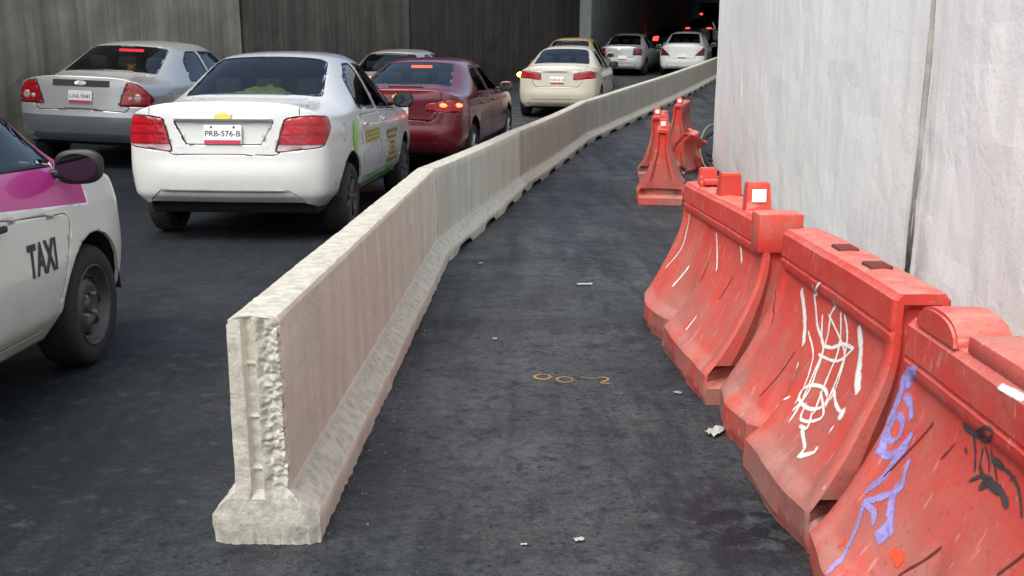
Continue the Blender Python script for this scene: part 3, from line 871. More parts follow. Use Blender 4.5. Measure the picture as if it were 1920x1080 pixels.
    glazed(bm, fs_, 'windscreen', M['glass'], root, .02)
    bz = belt+.015; rz = H-.115
    sw = g('side', [[(1.42, bz+.03), (2.02, bz+.005), (2.02, rz), (1.78, rz), (1.52, rz-.10)], [(2.10, bz), (2.98, bz-.02), (2.60, rz-.015), (2.10, rz)]])
    for sg in (-1, 1):
        for pl in sw:
            poly = rpoly([(yy(q), z) for q, z in pl], .045)
            fs_ = cut(bm, (0, 0, 0), Y3, Z3, poly, lambda f: med(f).x*sg > .25*hw and f.normal.x*sg > .25 and med(f).z > belt-.06)
            glazed(bm, fs_, 'side_window', M['glass'], root, .022)
    # --- upper colour of a two-tone car
    if 'two' in s:
        m2, zl = s['two']
        for sg in (-1, 1):
            fs_ = cut(bm, (0, 0, 0), Y3, Z3, [(-5, zl+.35), (1.22, zl-.085), (1.16, .93), (1.08, 3), (-5, 3)], lambda f: med(f).x*sg > 0)
            nb = take(bm, fs_); bmobj('upper_body', nb, m2, root)
    if 'roofm' in s:
        fs_ = cut(bm, (0, 0, 0), Y3, Z3, [(-5, H-.10), (5, H-.10), (5, 3), (-5, 3)], lambda f: True)
        bmobj('roof', take(bm, fs_), s['roofm'], root)
    # --- lamps, lids, doors
    tl = g('tail', [(-.30, .72), (-.34, .98), (.06, 1.00), (.20, .92), (.10, .72)]); tm = g('tailm', M['lens'])
    for sg in (-1, 1):
        axu = (sg, 1, 0)     # u = (x*sg + y) ... measured from the rear corner
        poly = rpoly([((u+hw-L/2)/2, z) for u, z in tl], .025)
        fl = lambda f: med(f).x*sg > .25*hw and med(f).y < yy(.75) and f.normal.z < .75
        fs_ = cut(bm, (0, 0, 0), axu, Z3, poly, fl)
        lit = g('lit', {}).get(sg)
        nb = take(bm, fs_)
        if nb.faces:
            r = bmesh.ops.inset_region(nb, faces=list(nb.faces), thickness=.010, use_boundary=True)
            ring = take(nb, r['faces'])
            lo = [f for f in nb.faces if med(f).z < g('tailsplit', 0)]
            if lo:
                pl2 = [(-9, -1), (9, -1), (9, s['tailsplit']), (-9, s['tailsplit'])]
                lo = cut(nb, (0, 0, 0), axu, Z3, pl2, lambda f: True); lob = take(nb, lo)
            for v in nb.verts: v.co += v.normal*.004
            to = bmobj('tail_light', nb, lit or tm, root); bmobj('bezel', ring, M['black'], to)
            if lo: bmobj('reversing_lens', lob, M['lens_clear'], to)
        else: nb.free()
    lz, lx0, lx1 = g('lidz', .66), g('lidx', (.44, .60))[0], g('lidx', (.44, .60))[1]
    t0, t1 = (yy(.04)+lz), (yy(swb-.02)+deck+.01)
    tm_ = (yy(.06)+deck-.13)
    poly = rpoly([(-lx0*W/1.735, t0/2), (lx0*W/1.735, t0/2), (lx1*W/1.735, tm_/2), (lx1*W/1.735*1.02, t1/2), (-lx1*W/1.735*1.02, t1/2), (-lx1*W/1.735, tm_/2)], .05)
    fs_ = cut(bm, (0, 0, 0), X3, d2, poly, lambda f: med(f).y < yy(swb+.05) and med(f).z < deck+.09 and med(f).z > lz-.15)
    if 'recess' in s:
        rx0, rx1, rz0, rz1 = s['recess']
        fr_ = cut(bm, (0, 0, 0), X3, Z3, rpoly([(-rx0, rz0), (rx0, rz0), (rx1, rz1), (-rx1, rz1)], .02), lambda f: med(f).y < yy(.4) and f.normal.y < -.3 and med(f).z > .5)
        panel(bm, fr_, 'plate_recess', paint, root, .002, .02, -.016)
        fs_ = cut(bm, (0, 0, 0), X3, d2, poly, lambda f: med(f).y < yy(swb+.05) and med(f).z < deck+.09 and med(f).z > lz-.15)
    if 'two' not in s:
        lid = panel(bm, fs_, 'boot_lid', paint, root, .0045)
    else: lid = root
    if g('valance', True):
        fs_ = cut(bm, (0, 0, 0), X3, Z3, rpoly([(-.66*hw, .24), (.66*hw, .24), (.74*hw, .30), (.60*hw, .405), (-.60*hw, .405), (-.74*hw, .30)], .02), lambda f: med(f).y < yy(.4) and f.normal.y < -.2)
        panel(bm, fs_, 'bumper_insert', g('valm', paint), root, .005, .015, -.004)
    for sg in (-1, 1):
        for q0, q1, a0, a1, handle in ((1.16, 2.055, .12, 0, 1.32), (2.065, 3.06, 0, .0, g('handleq', 2.22))):
            qz = [(q0+a0, .27), (q1, .27), (q1, belt-.005), (q0, belt+.0)] if q1 < 2.9 else ([(q0, .27), (q1-.18, .27), (q1, .72), (q1-.04, belt-.03), (q0, belt-.005)] if 'two' in s else [(q0, .27), (q1-.02, .27), (q1+.02, .60), (q1-.04, belt-.03), (q0, belt-.005)])
            if 'two' in s: qz = [(a, min(b, s['two'][1]-.02-.07*(a-L/2))) for a, b in qz]
            k_ = g('doorshift', 0)
            fs_ = cut(bm, (0, 0, 0), Y3, Z3, rpoly([(yy(q+k_), z) for q, z in qz], .03), lambda f: med(f).x*sg > .5*hw and f.normal.x*sg > .3 and med(f).z < belt+.03)
            do = panel(bm, fs_, 'door', paint, root, .0035, .012)
            if do:
                hp = sidep(sg, handle+k_, belt-.085 if 'two' not in s else s['two'][1]-.085)
                bmh = bmesh.new(); box(bmh, hp+Vector((sg*.018, .0, 0)), (.022, .16, .028), .009, 2)
                ho = bmobj('handle', bmh, g('handle', paint), do, True); 
                bmh = bmesh.new(); bmesh.ops.create_uvsphere(bmh, u_segments=12, v_segments=8, radius=1, matrix=Matrix.Translation(hp+Vector((-sg*.004, 0, 0))) @ Matrix.Diagonal((.006, .06, .04, 1))); bmobj('handle_cup', bmh, g('cup', paint), do, True)
                bs = []
        # sill strip and mirror
        mp = sidep(sg, g('mirq', 2.92), belt+.02)
        bmh = bmesh.new(); bmesh.ops.create_uvsphere(bmh, u_segments=20, v_segments=12, radius=1)
        for v in bmh.verts:
            x, y, z = v.co
            x = math.copysign(abs(x)**.7, x); z = math.copysign(abs(z)**.7, z)
            if y < 0: y *= .25
            v.co = (x*.105, y*.075, z*.075+x*sg*.004)
        mo = bmobj('door_mirror', bmh, g('mirm', paint), root, True); mo.location = mp+Vector((sg*.135, .02, g('mirz', .045)))
        mo.scale = (g('mirs', 1),)*3
        bmh = bmesh.new(); bmesh.ops.create_circle(bmh, cap_ends=True, radius=1, segments=20)
        for v in bmh.verts: v.co = (v.co.x*.088, -.0215, v.co.y*.058)
        bmobj('mirror_glass', bmh, M['mirror'], mo)
        bmh = bmesh.new(); box(bmh, (-sg*.115, .01, -.03), (.09, .05, .035), .01, 2); bmobj('mirror_arm', bmh, M['black'], mo, True)
    # fuel flap
    if g('flap', True):
        fp = [(yy(.62)+.075*math.cos(t), belt-.12+.07*math.sin(t)) for t in [2*math.pi*i/14 for i in range(14)]]
        fs_ = cut(bm, (0, 0, 0), Y3, Z3, fp, lambda f: med(f).x > .5*hw and f.normal.x > .3 and abs(med(f).y-yy(.62)) < .2)
        panel(bm, fs_, 'fuel_flap', paint, root, .003)
    lip(bm, .016, lambda e: (e.verts[0].co.z+e.verts[1].co.z)/2 > .14)
    bmobj('body', bm, paint, root)
    # --- underbody, wheel wells, tub, seats
    bmu = bmesh.new(); box(bmu, (0, 0, .26), (W*.80, L-.55, .12), .02, 1)
    for q in ax: box(bmu, (0, yy(q), .27), (W-.50, .12, .10), .02, 1)
    bmobj('underbody', bmu, M['under'], root)
    for sg in (-1, 1):
        for q in ax:
            Vv_, Ff = [], []
            for i in range(13):
                a = math.pi*i/12
                for x in (hw-.035, hw-.34): Vv_.append((sg*x, yy(q)+(ar+.012)*math.cos(a), wr_+.01+(ar+.012)*math.sin(a)))
            for i in range(12): Ff.append((2*i, 2*i+1, 2*i+3, 2*i+2))
            Vv_ += [(sg*(hw-.34), yy(q), wr_-.1)]; 
            for i in range(12): Ff.append((2*i+1, 2*i+3, len(Vv_)-1))
            mesh('wheel_well', Vv_, Ff, M['under'], root)
            wheel(root, sg*(hw-g('ww', .19)/2-.025), yy(q), wr_, g('ww', .19), sg, g('wheels', 'cap'))
    if g('interior', True):
        bt_ = bmesh.new()
        for c, sz in (((0, 0, .34), (W*.82, 2.9, .04)), ((0, yy(swb+.12), .62), (W*.80, .03, .60)), ((0, yy(swf+.02), .60), (W*.80, .03, .58)), ((.82*hw, (yy(swb)+yy(swf))/2, .58), (.03, swf-swb, .52)), ((-.82*hw, (yy(swb)+yy(swf))/2, .58), (.03, swf-swb, .52))): box(bt_, c, sz)
        bmobj('cabin_tub', bt_, M['under'], root)
        rblock('parcel_shelf', (0, yy(swb+.36), deck-.055), (W*.70, .50, .03), .01, M['seat'], root)
        for q, xs_, nm in ((1.45, (-.36, 0, .36), 'rear_seat'), (2.42, (-.36, .36), 'front_seat')):
            bs = bmesh.new()
            for x in xs_:
                box(bs, (x*W/1.7, yy(q), .80), (.34 if nm == 'rear_seat' else .48, .14, .58), .06, 3, Matrix.Rotation(R(-14), 3, 'X'))
                box(bs, (x*W/1.7, yy(q-.09), 1.17), (.25, .10, .16), .045, 3, Matrix.Rotation(R(-10), 3, 'X'))
            bmobj(nm, bs, M['seat'], root, True)
        rblock('dashboard', (0, yy(swf-.28), .80), (W*.78, .40, .22), .06, M['seat'], root)
    # --- plate and badges
    pz = g('platez', .80)
    if pz:
        hp = rear(0, pz); tl_ = (rear(0, pz+.06)-rear(0, pz-.06)); rotm = Matrix.Rotation(-math.atan2(tl_.y, tl_.z), 3, 'X')
        bmh = bmesh.new(); box(bmh, hp+Vector((g('platex', 0), -.010, 0)), (.30, .006, .15), .004, 1, rotm); po = bmobj('number_plate', bmh, M['plate'], root)
        def pf(dx, dz, o_=.0145): 
            q = rotm @ Vector((dx, -.004, dz)); return hp+Vector((g('platex', 0), -.010, 0))+q+Vector((0, -.0008, 0))
        bmh = bmesh.new(); vs2 = [bmh.verts.new(pf(dx, dz)) for dx, dz in ((-.145, -.072), (.145, -.072), (.145, -.042), (-.145, -.042))]; bmh.faces.new(vs2); bmobj('red_band', bmh, M['plate_red'], po)
        if g('ptext', None): text_mesh(s['ptext'], .062, M['ink'], po, 'lettering', lambda a, b: pf(a*1.05, b+.006), .0006)
        if g('pbolts', False):
            for dx in (-.09, .09):
                bmh = bmesh.new(); bmesh.ops.create_cone(bmh, cap_ends=True, segments=10, radius1=.009, radius2=.008, depth=.006, matrix=Matrix.Translation(pf(dx, .058)) @ Matrix.Rotation(R(90), 4, 'X')); bmobj('bolt', bmh, M['ink'], po)
    bd = g('badge', None)
    if bd:
        kind, bz_ = bd; hp = rear(0, bz_)
        if kind == 'bowtie': pp = [(-.085, -.022), (-.035, -.022), (-.03, -.036), (.045, -.036), (.04, -.022), (.075, -.022), (.088, .022), (.035, .022), (.03, .036), (-.042, .036), (-.037, .022), (-.072, .022)]
        elif kind == 'oval': pp = [(.075*math.cos(t), .03*math.sin(t)) for t in [2*math.pi*i/24 for i in range(24)]]
        elif kind == 'bar': pp = [(-.34, -.018), (.34, -.018), (.36, .018), (-.36, .018)]
        else: pp = [(.055*math.cos(t), .055*math.sin(t)) for t in [2*math.pi*i/24 for i in range(24)]]
        pp = [(a*.82, b*.82) for a, b in pp] if kind == 'bowtie' else pp
        n_ = len(pp); VV = [rear(a, bz_+b)+Vector((0, -.012, 0)) for a, b in pp]+[rear(a*1.06, bz_+b*1.1)+Vector((0, .004, 0)) for a, b in pp]
        mesh('badge', VV, [tuple(range(n_))]+[(i, n_+i, n_+(i+1) % n_, (i+1) % n_) for i in range(n_)], s.get('badgem', M['chrome']), root)
    hb = g('high', None)
    if hb:
        y0 = yy(srt-.02)
        bmh = bmesh.new(); box(bmh, (0, yy(srt-.005), H-.125), (.30 if hb != 'wide' else .34, .03, .035), .01, 2); bmobj('high_brake_light', bmh, g('highm', M['brake']), root, True)
    if g('antenna', False):
        V_, F_ = tube([(0, yy(srt+.2), H-.01), (0, yy(srt+.08), H+.16)], [.006, .003], 6); mesh('antenna', V_, F_, M['black'], root)
    for (x0, x1, z0, z1, mm_) in g('rearbits', []):       # flat trim set on the rear face
        Vq, Fq = [], []; nx = 10
        for i in range(nx+1):
            x = x0+(x1-x0)*i/nx
            for z in (z0, z1): Vq.append(rear(x, z)+Vector((0, -.006, 0)))
        for i in range(nx): Fq.append((2*i, 2*i+2, 2*i+3, 2*i+1))
        mesh('trim', Vq, Fq, mm_, root)
    def decal(nm, pts, m, sg=1, parent=None, off=.003):
        """flat print on the side, outline in (s, z)"""
        n_ = 8; q0, q1 = min(p[0] for p in pts), max(p[0] for p in pts)
        VV = [sidep(sg, q, z)+Vector((sg*off, 0, 0)) for q, z in pts]
        c_ = sidep(sg, sum(p[0] for p in pts)/len(pts), sum(p[1] for p in pts)/len(pts))+Vector((sg*off, 0, 0)); VV.append(c_)
        return mesh(nm, VV, [(i, (i+1) % len(pts), len(pts)) for i in range(len(pts))], m, parent or root)
    if g('lift', 0):
        for ch in root.children:
            if not ch.name.startswith('tyre'): ch.location.z += s['lift']
    root.scale = (g('scale', 1),)*3
    root_api = dict(rear=rear, sidep=sidep, decal=decal, yy=yy)
    return root, root_api

PW = car_paint('white_car_paint', (.56, .575, .58), .25, dirt=.22, dirtc=(.36, .33, .29))
AV = dict(L=4.30, W=1.735, H=1.505, paint=PW, deck=1.075, belt=.945, hood=.97, swb=.80, srt=1.52, sft=2.60, swf=3.35, wr=.30, lidz=.70, lidx=(.43, .60),
          rows=[.25, .36, .52, .64, .82], recess=(.30, .40, .765, .945), tail=[(-.39, .70), (-.28, .965), (-.10, .99), (.20, .98), (.24, .90), (.06, .74)], tailsplit=.765, platez=.84, ptext='PRB-576-B', pbolts=True,
          badge=('bowtie', .975), badgem=M['gold'], wheels='cap', handle=PW, mirm=M['black'], lift=.035, scale=1.03, valm=None,
          side=[[(1.30, .99), (2.02, .965), (2.02, 1.39), (1.74, 1.385), (1.42, 1.24)], [(2.10, .96), (3.06, .925), (2.66, 1.37), (2.10, 1.39)]])
AV['valm'] = car_paint('dusty_white_paint', (.55, .545, .52), .4, dirt=.4, dirtc=(.36, .33, .29))
white_car, wapi = car('saloon_car', 'white saloon with green and gold stickers on its side behind the divider', -2.17, 10.55, 4, AV)
M['sticker_gold'] = simple('gold_sticker', (.42, .36, .12), .5, grain=.35, scale=25)
M['sticker_brown'] = simple('brown_sticker', (.16, .12, .05), .5, grain=.4, scale=20)
M['sticker_green'] = simple('green_sticker', (.22, .52, .08), .5)
M['stripe_green'] = simple('green_stripe', (.10, .33, .07), .5)
def on_car(api, root, nm, pts, m, off=.004):
    o = api['decal'](nm, pts, m, 1, root, off); o.location.z += AV['lift']; return o
def rect(q0, q1, z0, z1, k=0): return [(q0, z0), ((q0+q1)/2, z0-k/2), (q1, z0-k), (q1, z1-k), ((q0+q1)/2, z1-k/2), (q0, z1)]
on_car(wapi, white_car, 'leaf_sticker', [(.93+.085*math.cos(t), .78+.13*math.sin(t)+.03*math.cos(t)) for t in [2*math.pi*i/18 for i in range(18)]], M['sticker_green'], .006)
on_car(wapi, white_car, 'sticker', rect(1.34, 1.98, .68, .80), M['sticker_gold'])
for zz_ in (.705, .745, .782): on_car(wapi, white_car, 'sticker_line', rect(1.38, 1.94, zz_-.006, zz_+.006), M['sticker_brown'], .006)
on_car(wapi, white_car, 'sticker', rect(2.30, 2.92, .42, .74), M['sticker_brown'])
for k_ in range(5): on_car(wapi, white_car, 'sticker_line', rect(2.36, 2.86, .46+.055*k_, .485+.055*k_), M['sticker_gold'], .006)
on_car(wapi, white_car, 'stripe', rect(1.20, 2.05, .30, .40), M['stripe_green'])
on_car(wapi, white_car, 'stripe', rect(2.08, 3.02, .30, .40), M['stripe_green'])
for x_, t_ in ((-.335, 'AVEO'), (.335, 'LT')):
    q_ = text_mesh(t_, .036, M['chrome'], white_car, 'model_badge', lambda a, b, x_=x_: wapi['rear'](x_+a, .745+b)+Vector((0, -.005, 0))); q_.location.z += AV['lift']

# pink and white taxi
PTW = car_paint('taxi_white_paint', (.66, .66, .64), .28, dirt=.25, dirtc=(.38, .35, .30))
PTP = car_paint('taxi_pink_paint', (.50, .03, .26), .28, dirt=.15, dirtc=(.35, .20, .26))
TX = dict(L=3.80, W=1.66, H=1.49, paint=PTW, deck=1.05, belt=.945, hood=.90, swb=.45, srt=.85, sft=2.60, swf=3.20, wr=.288, ax0=.60, ax1=3.10, two=(PTP, .86), wheels='steel', handle=M['black'], mirm=M['black'], mirs=1.02, mirz=.0, mirq=2.80,
          side=[[(.75, .985), (1.68, .965), (1.68, 1.38), (1.05, 1.38), (.85, 1.30)], [(1.76, .985), (2.92, .96), (2.62, 1.32), (1.76, 1.375)]], doorshift=-.20, handleq=2.36, flap=False, platez=0, valance=False,
          cup=PTW)
taxi, tapi = car('taxi_car', 'pink and white taxi with TAXI lettered on its door', -2.80, 3.62, .5, TX)
text_mesh('TAXI', .20, M['ink'], taxi, 'lettering', lambda a, b: tapi['sidep'](1, 2.55+a*.60, .60+b*.95)+Vector((.004, 0, 0)), .006)
# old silver saloon on the far lane
PS = car_paint('silver_car_paint', (.42, .43, .44), .3, .35, dirt=.25)
PSd = car_paint('grey_bumper', (.10, .115, .13), .5, 0, dirt=.2)
FD = dict(L=4.80, W=1.82, H=1.455, paint=PS, deck=1.03, belt=.90, hood=.95, swb=.78, srt=1.50, sft=2.75, swf=3.65, wr=.32, lidz=.66, lidx=(.56, .60),
          tail=[(-.36, .70), (-.22, .99), (-.08, .98), (.22, .78), (.10, .70)], platez=.80, ptext='LXA 9341', badge=('oval', .965), high='wide', highm=M['brake_red'], wheels='alloy', valm=PSd,
          rearbits=[(-.36, .36, .925, 1.0, M['dark'])], lift=.09, roll=2, scale=1.07,
          side=[[(1.42, .955), (2.12, .935), (2.12, 1.33), (1.80, 1.33), (1.52, 1.20)], [(2.20, .93), (3.22, .90), (2.78, 1.31), (2.20, 1.33)]], doorshift=.10)
ford, fapi = car('saloon_car', 'silver saloon with pointed red tail lamps and lit high brake light beside the left wall', -5.38, 16.3, 6, FD)
mesh('bumper_panel', *(lambda n: ([fapi['rear'](x, z)+Vector((0, -.006, FD['lift'])) for x in [-.80+1.6*i/n for i in range(n+1)] for z in (.36, .44, .52, .57)], [(4*i+k, 4*i+4+k, 4*i+5+k, 4*i+1+k) for i in range(n) for k in range(3)]))(24), PSd, ford, True)
for sg_ in (-1, 1):
    for x_, z_, r_ in ((.70, .80, .055), (.615, .79, .03)):
        p_ = fapi['rear'](sg_*x_, z_); bm_ = bmesh.new(); bmesh.ops.create_uvsphere(bm_, u_segments=14, v_segments=8, radius=1, matrix=Matrix.Translation(p_+Vector((0, .0, FD['lift']))) @ Matrix.Diagonal((r_, .016, r_, 1))); bmobj('reversing_lens', bm_, M['lens_clear'], ford, True)
# dark red saloon, brake lights lit
PR = car_paint('dark_red_paint', (.13, .005, .016), .22, .25, dirt=.08, dirtc=(.16, .06, .06))
RD = dict(L=4.62, W=1.79, H=1.45, paint=PR, deck=1.06, belt=.93, hood=.96, swb=.55, srt=1.45, sft=2.70, swf=3.50, wr=.32, lidz=.70, lidx=(.46, .56), rw=(.58, .47), rglass=M['glass'],
          tail=[(-.46, .80), (-.44, .90), (-.05, .955), (.30, .90), (.06, .77)], lift=.04, high=1, badge=('bowtie', .985), badgem=M['gold'], platez=.80, wheels='alloy',
          side=[[(1.32, .985), (2.10, .955), (2.10, 1.33), (1.75, 1.32), (1.50, 1.22)], [(2.18, .95), (3.16, .92), (2.74, 1.30), (2.18, 1.33)]], doorshift=.06)
red, rapi = car('saloon_car', 'dark red saloon with lit brake lights beside the divider', -1.14, 15.95, 9, RD)
for sg_ in (-1, 1):
    for x_, r_ in ((.60, .055), (.78, .07)):
        p_ = rapi['rear'](sg_*x_, .875); bm_ = bmesh.new(); bmesh.ops.create_uvsphere(bm_, u_segments=14, v_segments=8, radius=1, matrix=Matrix.Translation(p_+Vector((0, .004, .04))) @ Matrix.Diagonal((r_, .022, .028, 1))); bmobj('brake_lamp', bm_, M['brake'], red, True)
# grey car of which only the roof shows
PG = car_paint('grey_car_paint', (.26, .26, .26), .3, .3)
GY = dict(L=4.4, W=1.75, H=1.47, paint=PG, lvl=2, antenna=True, wheels='cap')
car('saloon_car', 'grey saloon with a roof aerial hidden behind the dark red one', -2.15, 21.6, 14, GY)
# cream taxi saloon with a gold roof
PC = car_paint('cream_car_paint', (.47, .445, .375), .28, dirt=.22)
PGo = car_paint('gold_roof_paint', (.24, .19, .07), .35)
SN = dict(L=4.62, W=1.76, H=1.46, paint=PC, deck=1.07, belt=.94, hood=.97, swb=.70, srt=1.50, sft=2.7, swf=3.5, wr=.32, lidz=.68, lidx=(.46, .58),
          tail=[(-.46, .80), (-.44, .93), (-.10, .99), (.26, .95), (.10, .84)], tailm=M['lens'], platez=.80, ptext='NVB 62-18', rearbits=[(-.42, .42, .955, .985, M['chrome'])], wheels='alloy', mirm=M['black'])
sn, sapi = car('saloon_car', 'cream saloon with its left indicator lit beside the divider', 1.33, 24.5, 10, SN)
p_ = sapi['rear'](-.80, .90)
bm_ = bmesh.new(); bmesh.ops.create_uvsphere(bm_, u_segments=14, v_segments=8, radius=1, matrix=Matrix.Translation(p_+Vector((.0, .02, 0))) @ Matrix.Diagonal((.085, .06, .055, 1))); bmobj('indicator', bm_, M['amber'], sn, True)
car('saloon_car', 'gold roofed car with an aerial mostly hidden ahead of the cream saloon', 1.85, 31.4, 13, dict(GY, paint=PGo, H=1.49, antenna=True))
# farther cars
PJ = car_paint('pale_silver_paint', (.40, .42, .44), .3, .2, dirt=.2)
JT = dict(L=4.55, W=1.76, H=1.46, paint=PJ, lvl=2, tail=[(-.30, .72), (-.26, .97), (-.05, .98), (.16, .92), (.10, .72)], tailm=M['lens_dark'], platez=.64, platex=.12, badge=('disc', .93), wheels='cap', roofm=car_paint('grey_roof', (.30, .31, .32), .3))
car('saloon_car', 'pale silver saloon with dark tail lamps at the tunnel mouth', 4.45, 40.3, 17, JT)
PT = car_paint('far_white_paint', (.60, .63, .64), .3, dirt=.12)
TD = dict(L=4.30, W=1.695, H=1.535, paint=PT, lvl=2, deck=1.09, belt=.95, swb=.55, srt=1.2, tail=[(-.34, .70), (-.16, .86), (.02, .98), (.14, .95), (.10, .70)], tailm=M['lens_dark'], platez=.70, wheels='cap', lidz=.60, lidx=(.45, .56))
car('hatchback_car', 'white hatchback with dark tail lamps next to the divider', 6.55, 40.2, 14, TD)
PK = car_paint('black_car_paint', (.02, .022, .026), .3)
PKr = car_paint('maroon_car_paint', (.05, .01, .012), .3)
DK = dict(L=4.5, W=1.78, H=1.50, paint=PK, lvl=2, lit={-1: M['brake_far'], 1: M['brake_far']}, wheels='cap', platez=0, interior=False)
car('saloon_car', 'black saloon with red lights ahead of the white hatchback', 9.0, 61, 14, DK)
car('saloon_car', 'maroon car with red lights deeper in the tunnel', 11.6, 66, 16, dict(DK, paint=PKr, H=1.9, deck=1.45, belt=1.2, hood=1.1, tail=[(-.30, 1.28), (-.30, 1.40), (.1, 1.40), (.1, 1.28)]))

# bus far down the tunnel
def bus(X, Y, heading):
    r = at_ground('bus', X, Y, heading, 'dark bus with high red lights deep in the tunnel', 'bus')
    bm = bmesh.new(); box(bm, (0, 0, 1.65), (2.4, 8, 2.6), .18, 3); bmobj('body', bm, PK, r, True)
    rblock('rear_window', (0, -4.0, 2.05), (1.7, .04, .75), .015, M['glass_dark'], r)
    for sg in (-1, 1):
        for k in range(5): rblock('side_window', (sg*1.2, -3+k*1.4, 2.1), (.04, 1.15, .8), .015, M['glass_dark'], r)
        for z in (1.05, 2.15): rblock('tail_light', (sg*1.02, -4.01, z), (.22, .05, .14), .02, M['brake_far'], r)
        for y in (-2.4, 2.6):
            V_, F_ = lathe([(.28, -.13), (.45, -.13), (.48, -.08), (.48, .08), (.45, .13), (.28, .13), (.001, .1)], 24); o = mesh('wheel', V_, F_, M['rubber'], r, True); o.location = (sg*1.05, y, .48)
    rblock('bumper', (0, -4.02, .55), (2.3, .14, .28), .04, M['black'], r)
bus(15.9, 82, 18)

# ---------------------------------------------------------------- barrier fittings, paint marks
def ribbon_on(root, strokes, m, name, seed, L, dent, wk=1.5, zscale=1, off=.0018):
    """paint strokes lying on the left face of a barrier: strokes = [(points (y, z), width)]"""
    for pts, w in strokes:
        P = [Vector(p) for p in pts]; Q = []
        for i in range(len(P)-1):                         # Catmull-Rom
            a, b, c, d = P[max(0, i-1)], P[i], P[i+1], P[min(len(P)-1, i+2)]
            k = max(2, int((c-b).length/.012))
            for j in range(k):
                t = j/k; Q.append(.5*((2*b)+(c-a)*t+(2*a-5*b+4*c-d)*t*t+(3*b-a-3*c+d)*t**3))
        Q.append(P[-1]); V, F, cov = [], [], []
        def S(y, z):
            z = min(.775, max(.005, z)); y = min(L/2-.004, max(-L/2+.004, y))
            p = bar_pt(y, z, -1, seed, L, dent); py = bar_pt(y+.01, z, -1, seed, L, dent); pz = bar_pt(y, min(.778, z+.01), -1, seed, L, dent)
            n = (pz-p).cross(py-p); 
            if n.x > 0: n = -n
            return p+n.normalized()*off
        for i, q in enumerate(Q):
            d = (Q[min(i+1, len(Q)-1)]-Q[max(0, i-1)]); d = d.normalized() if d.length else Vector((1, 0)); nn = Vector((-d.y, d.x))
            ww = w*wk/2*(1+.35*fbm(q.x*40, q.y*40, len(Q)))*(.6 if i in (0, len(Q)-1) else 1)
            for k in (-1.25, -.6, 0, .6, 1.25): r = q+nn*ww*k; V.append(S(r.x, r.y)); cov.append((0 if abs(k) > 1 else 1)*(.45 if i in (0, len(Q)-1) else 1))
        for i in range(len(Q)-1):
            for k in range(4): a = i*5+k; F.append((a, a+1, a+6, a+5))
        o = mesh(name, V, F, m, root, True); at = o.data.attributes.new('cov', 'FLOAT', 'POINT')
        for i, v in enumerate(cov): at.data[i].value = v
def spray(name, c, grain=.15, cover=1.0):
    t = NT(name); n = t.noise(90, 4, .7); n2 = t.noise(14, 4, .65)
    t.col(t.mix(n2, tuple(x*(1-grain) for x in c), tuple(min(1, x*(1+grain)) for x in c))); t.rough(.65)
    a = t.n('ShaderNodeAttribute'); a.attribute_name = 'cov'
    v = t.math('ADD', t.math('MULTIPLY', a.outputs['Fac'], cover*.9), t.math('ADD', t.math('MULTIPLY', n, .9), t.math('MULTIPLY', n2, .6)))
    t.lk(t.ramp(t.math('MULTIPLY', v, .5), [(.50, 0), (.80, 1)]), t.b.inputs['Alpha']); return t.m
M['paint_white'] = spray('white_spray', (.70, .69, .66))
M['paint_purple'] = spray('purple_spray', (.30, .26, .60), .25, .85)
M['paint_black'] = spray('black_spray', (.05, .042, .045), .3)
M['paint_orange'] = spray('orange_spray', (.80, .08, .03), .1)
M['scratch'] = simple('dark_scratch', (.12, .02, .018), .8)
M['road_orange'] = spray('road_orange_spray', (.27, .165, .058), .4, .92)
TAG_WHITE = [([(0.353,0.586),(0.235,0.518),(0.113,0.431)], 0.0157),
  ([(0.162,0.64),(0.175,0.598),(0.09,0.663)], 0.009),
  ([(0.188,0.601),(0.076,0.518),(-0.057,0.47),(-0.099,0.4),(-0.135,0.331),(-0.115,0.266)], 0.0079),
  ([(-0.067,0.63),(-0.019,0.576),(-0.032,0.544),(-0.06,0.482),(-0.089,0.386),(-0.131,0.306),(-0.154,0.239)], 0.0079),
  ([(-0.108,0.607),(-0.187,0.504),(-0.203,0.43),(-0.23,0.36),(-0.274,0.308)], 0.0079),
  ([(-0.148,0.605),(-0.219,0.556),(-0.26,0.491),(-0.294,0.402),(-0.322,0.345)], 0.0079),
  ([(0.057,0.558),(-0.017,0.483),(-0.115,0.485),(-0.217,0.523),(-0.313,0.532)], 0.0079),
  ([(-0.298,0.603),(-0.364,0.55),(-0.424,0.483),(-0.487,0.445)], 0.0191),
  ([(-0.292,0.371),(-0.304,0.355),(-0.29,0.336),(-0.251,0.318),(-0.195,0.305),(-0.138,0.302),(-0.094,0.308),(-0.078,0.325),(-0.095,0.345),(-0.137,0.363),(-0.199,0.377),(-0.253,0.379),(-0.292,0.371)], 0.0079),
  ([(-0.294,0.402),(-0.382,0.376),(-0.457,0.37)], 0.0079),
  ([(-0.435,0.361),(-0.471,0.376)], 0.0247),
  ([(-0.249,0.311),(-0.298,0.271),(-0.236,0.259)], 0.0079),
  ([(-0.266,0.26),(-0.373,0.232),(-0.37,0.206),(-0.438,0.243),(-0.426,0.257)], 0.009),
  ([(0.076,0.314),(0.099,0.38)], 0.009),
  ([(0.002,0.269),(-0.033,0.293)], 0.0067),
  ([(-0.441,0.302),(-0.446,0.333)], 0.0067),
  ([(-0.213,0.366),(-0.34,0.33),(-0.296,0.293),(-0.205,0.273),(-0.168,0.318)], 0.0067),
  ([(0.004,0.57),(-0.239,0.507),(-0.291,0.445),(-0.326,0.368)], 0.0056),
  ([(-0.041,0.442),(-0.219,0.468),(-0.309,0.536)], 0.0056),
  ([(0.133,0.481),(0.003,0.431),(-0.068,0.357),(-0.102,0.285)], 0.0056) ]
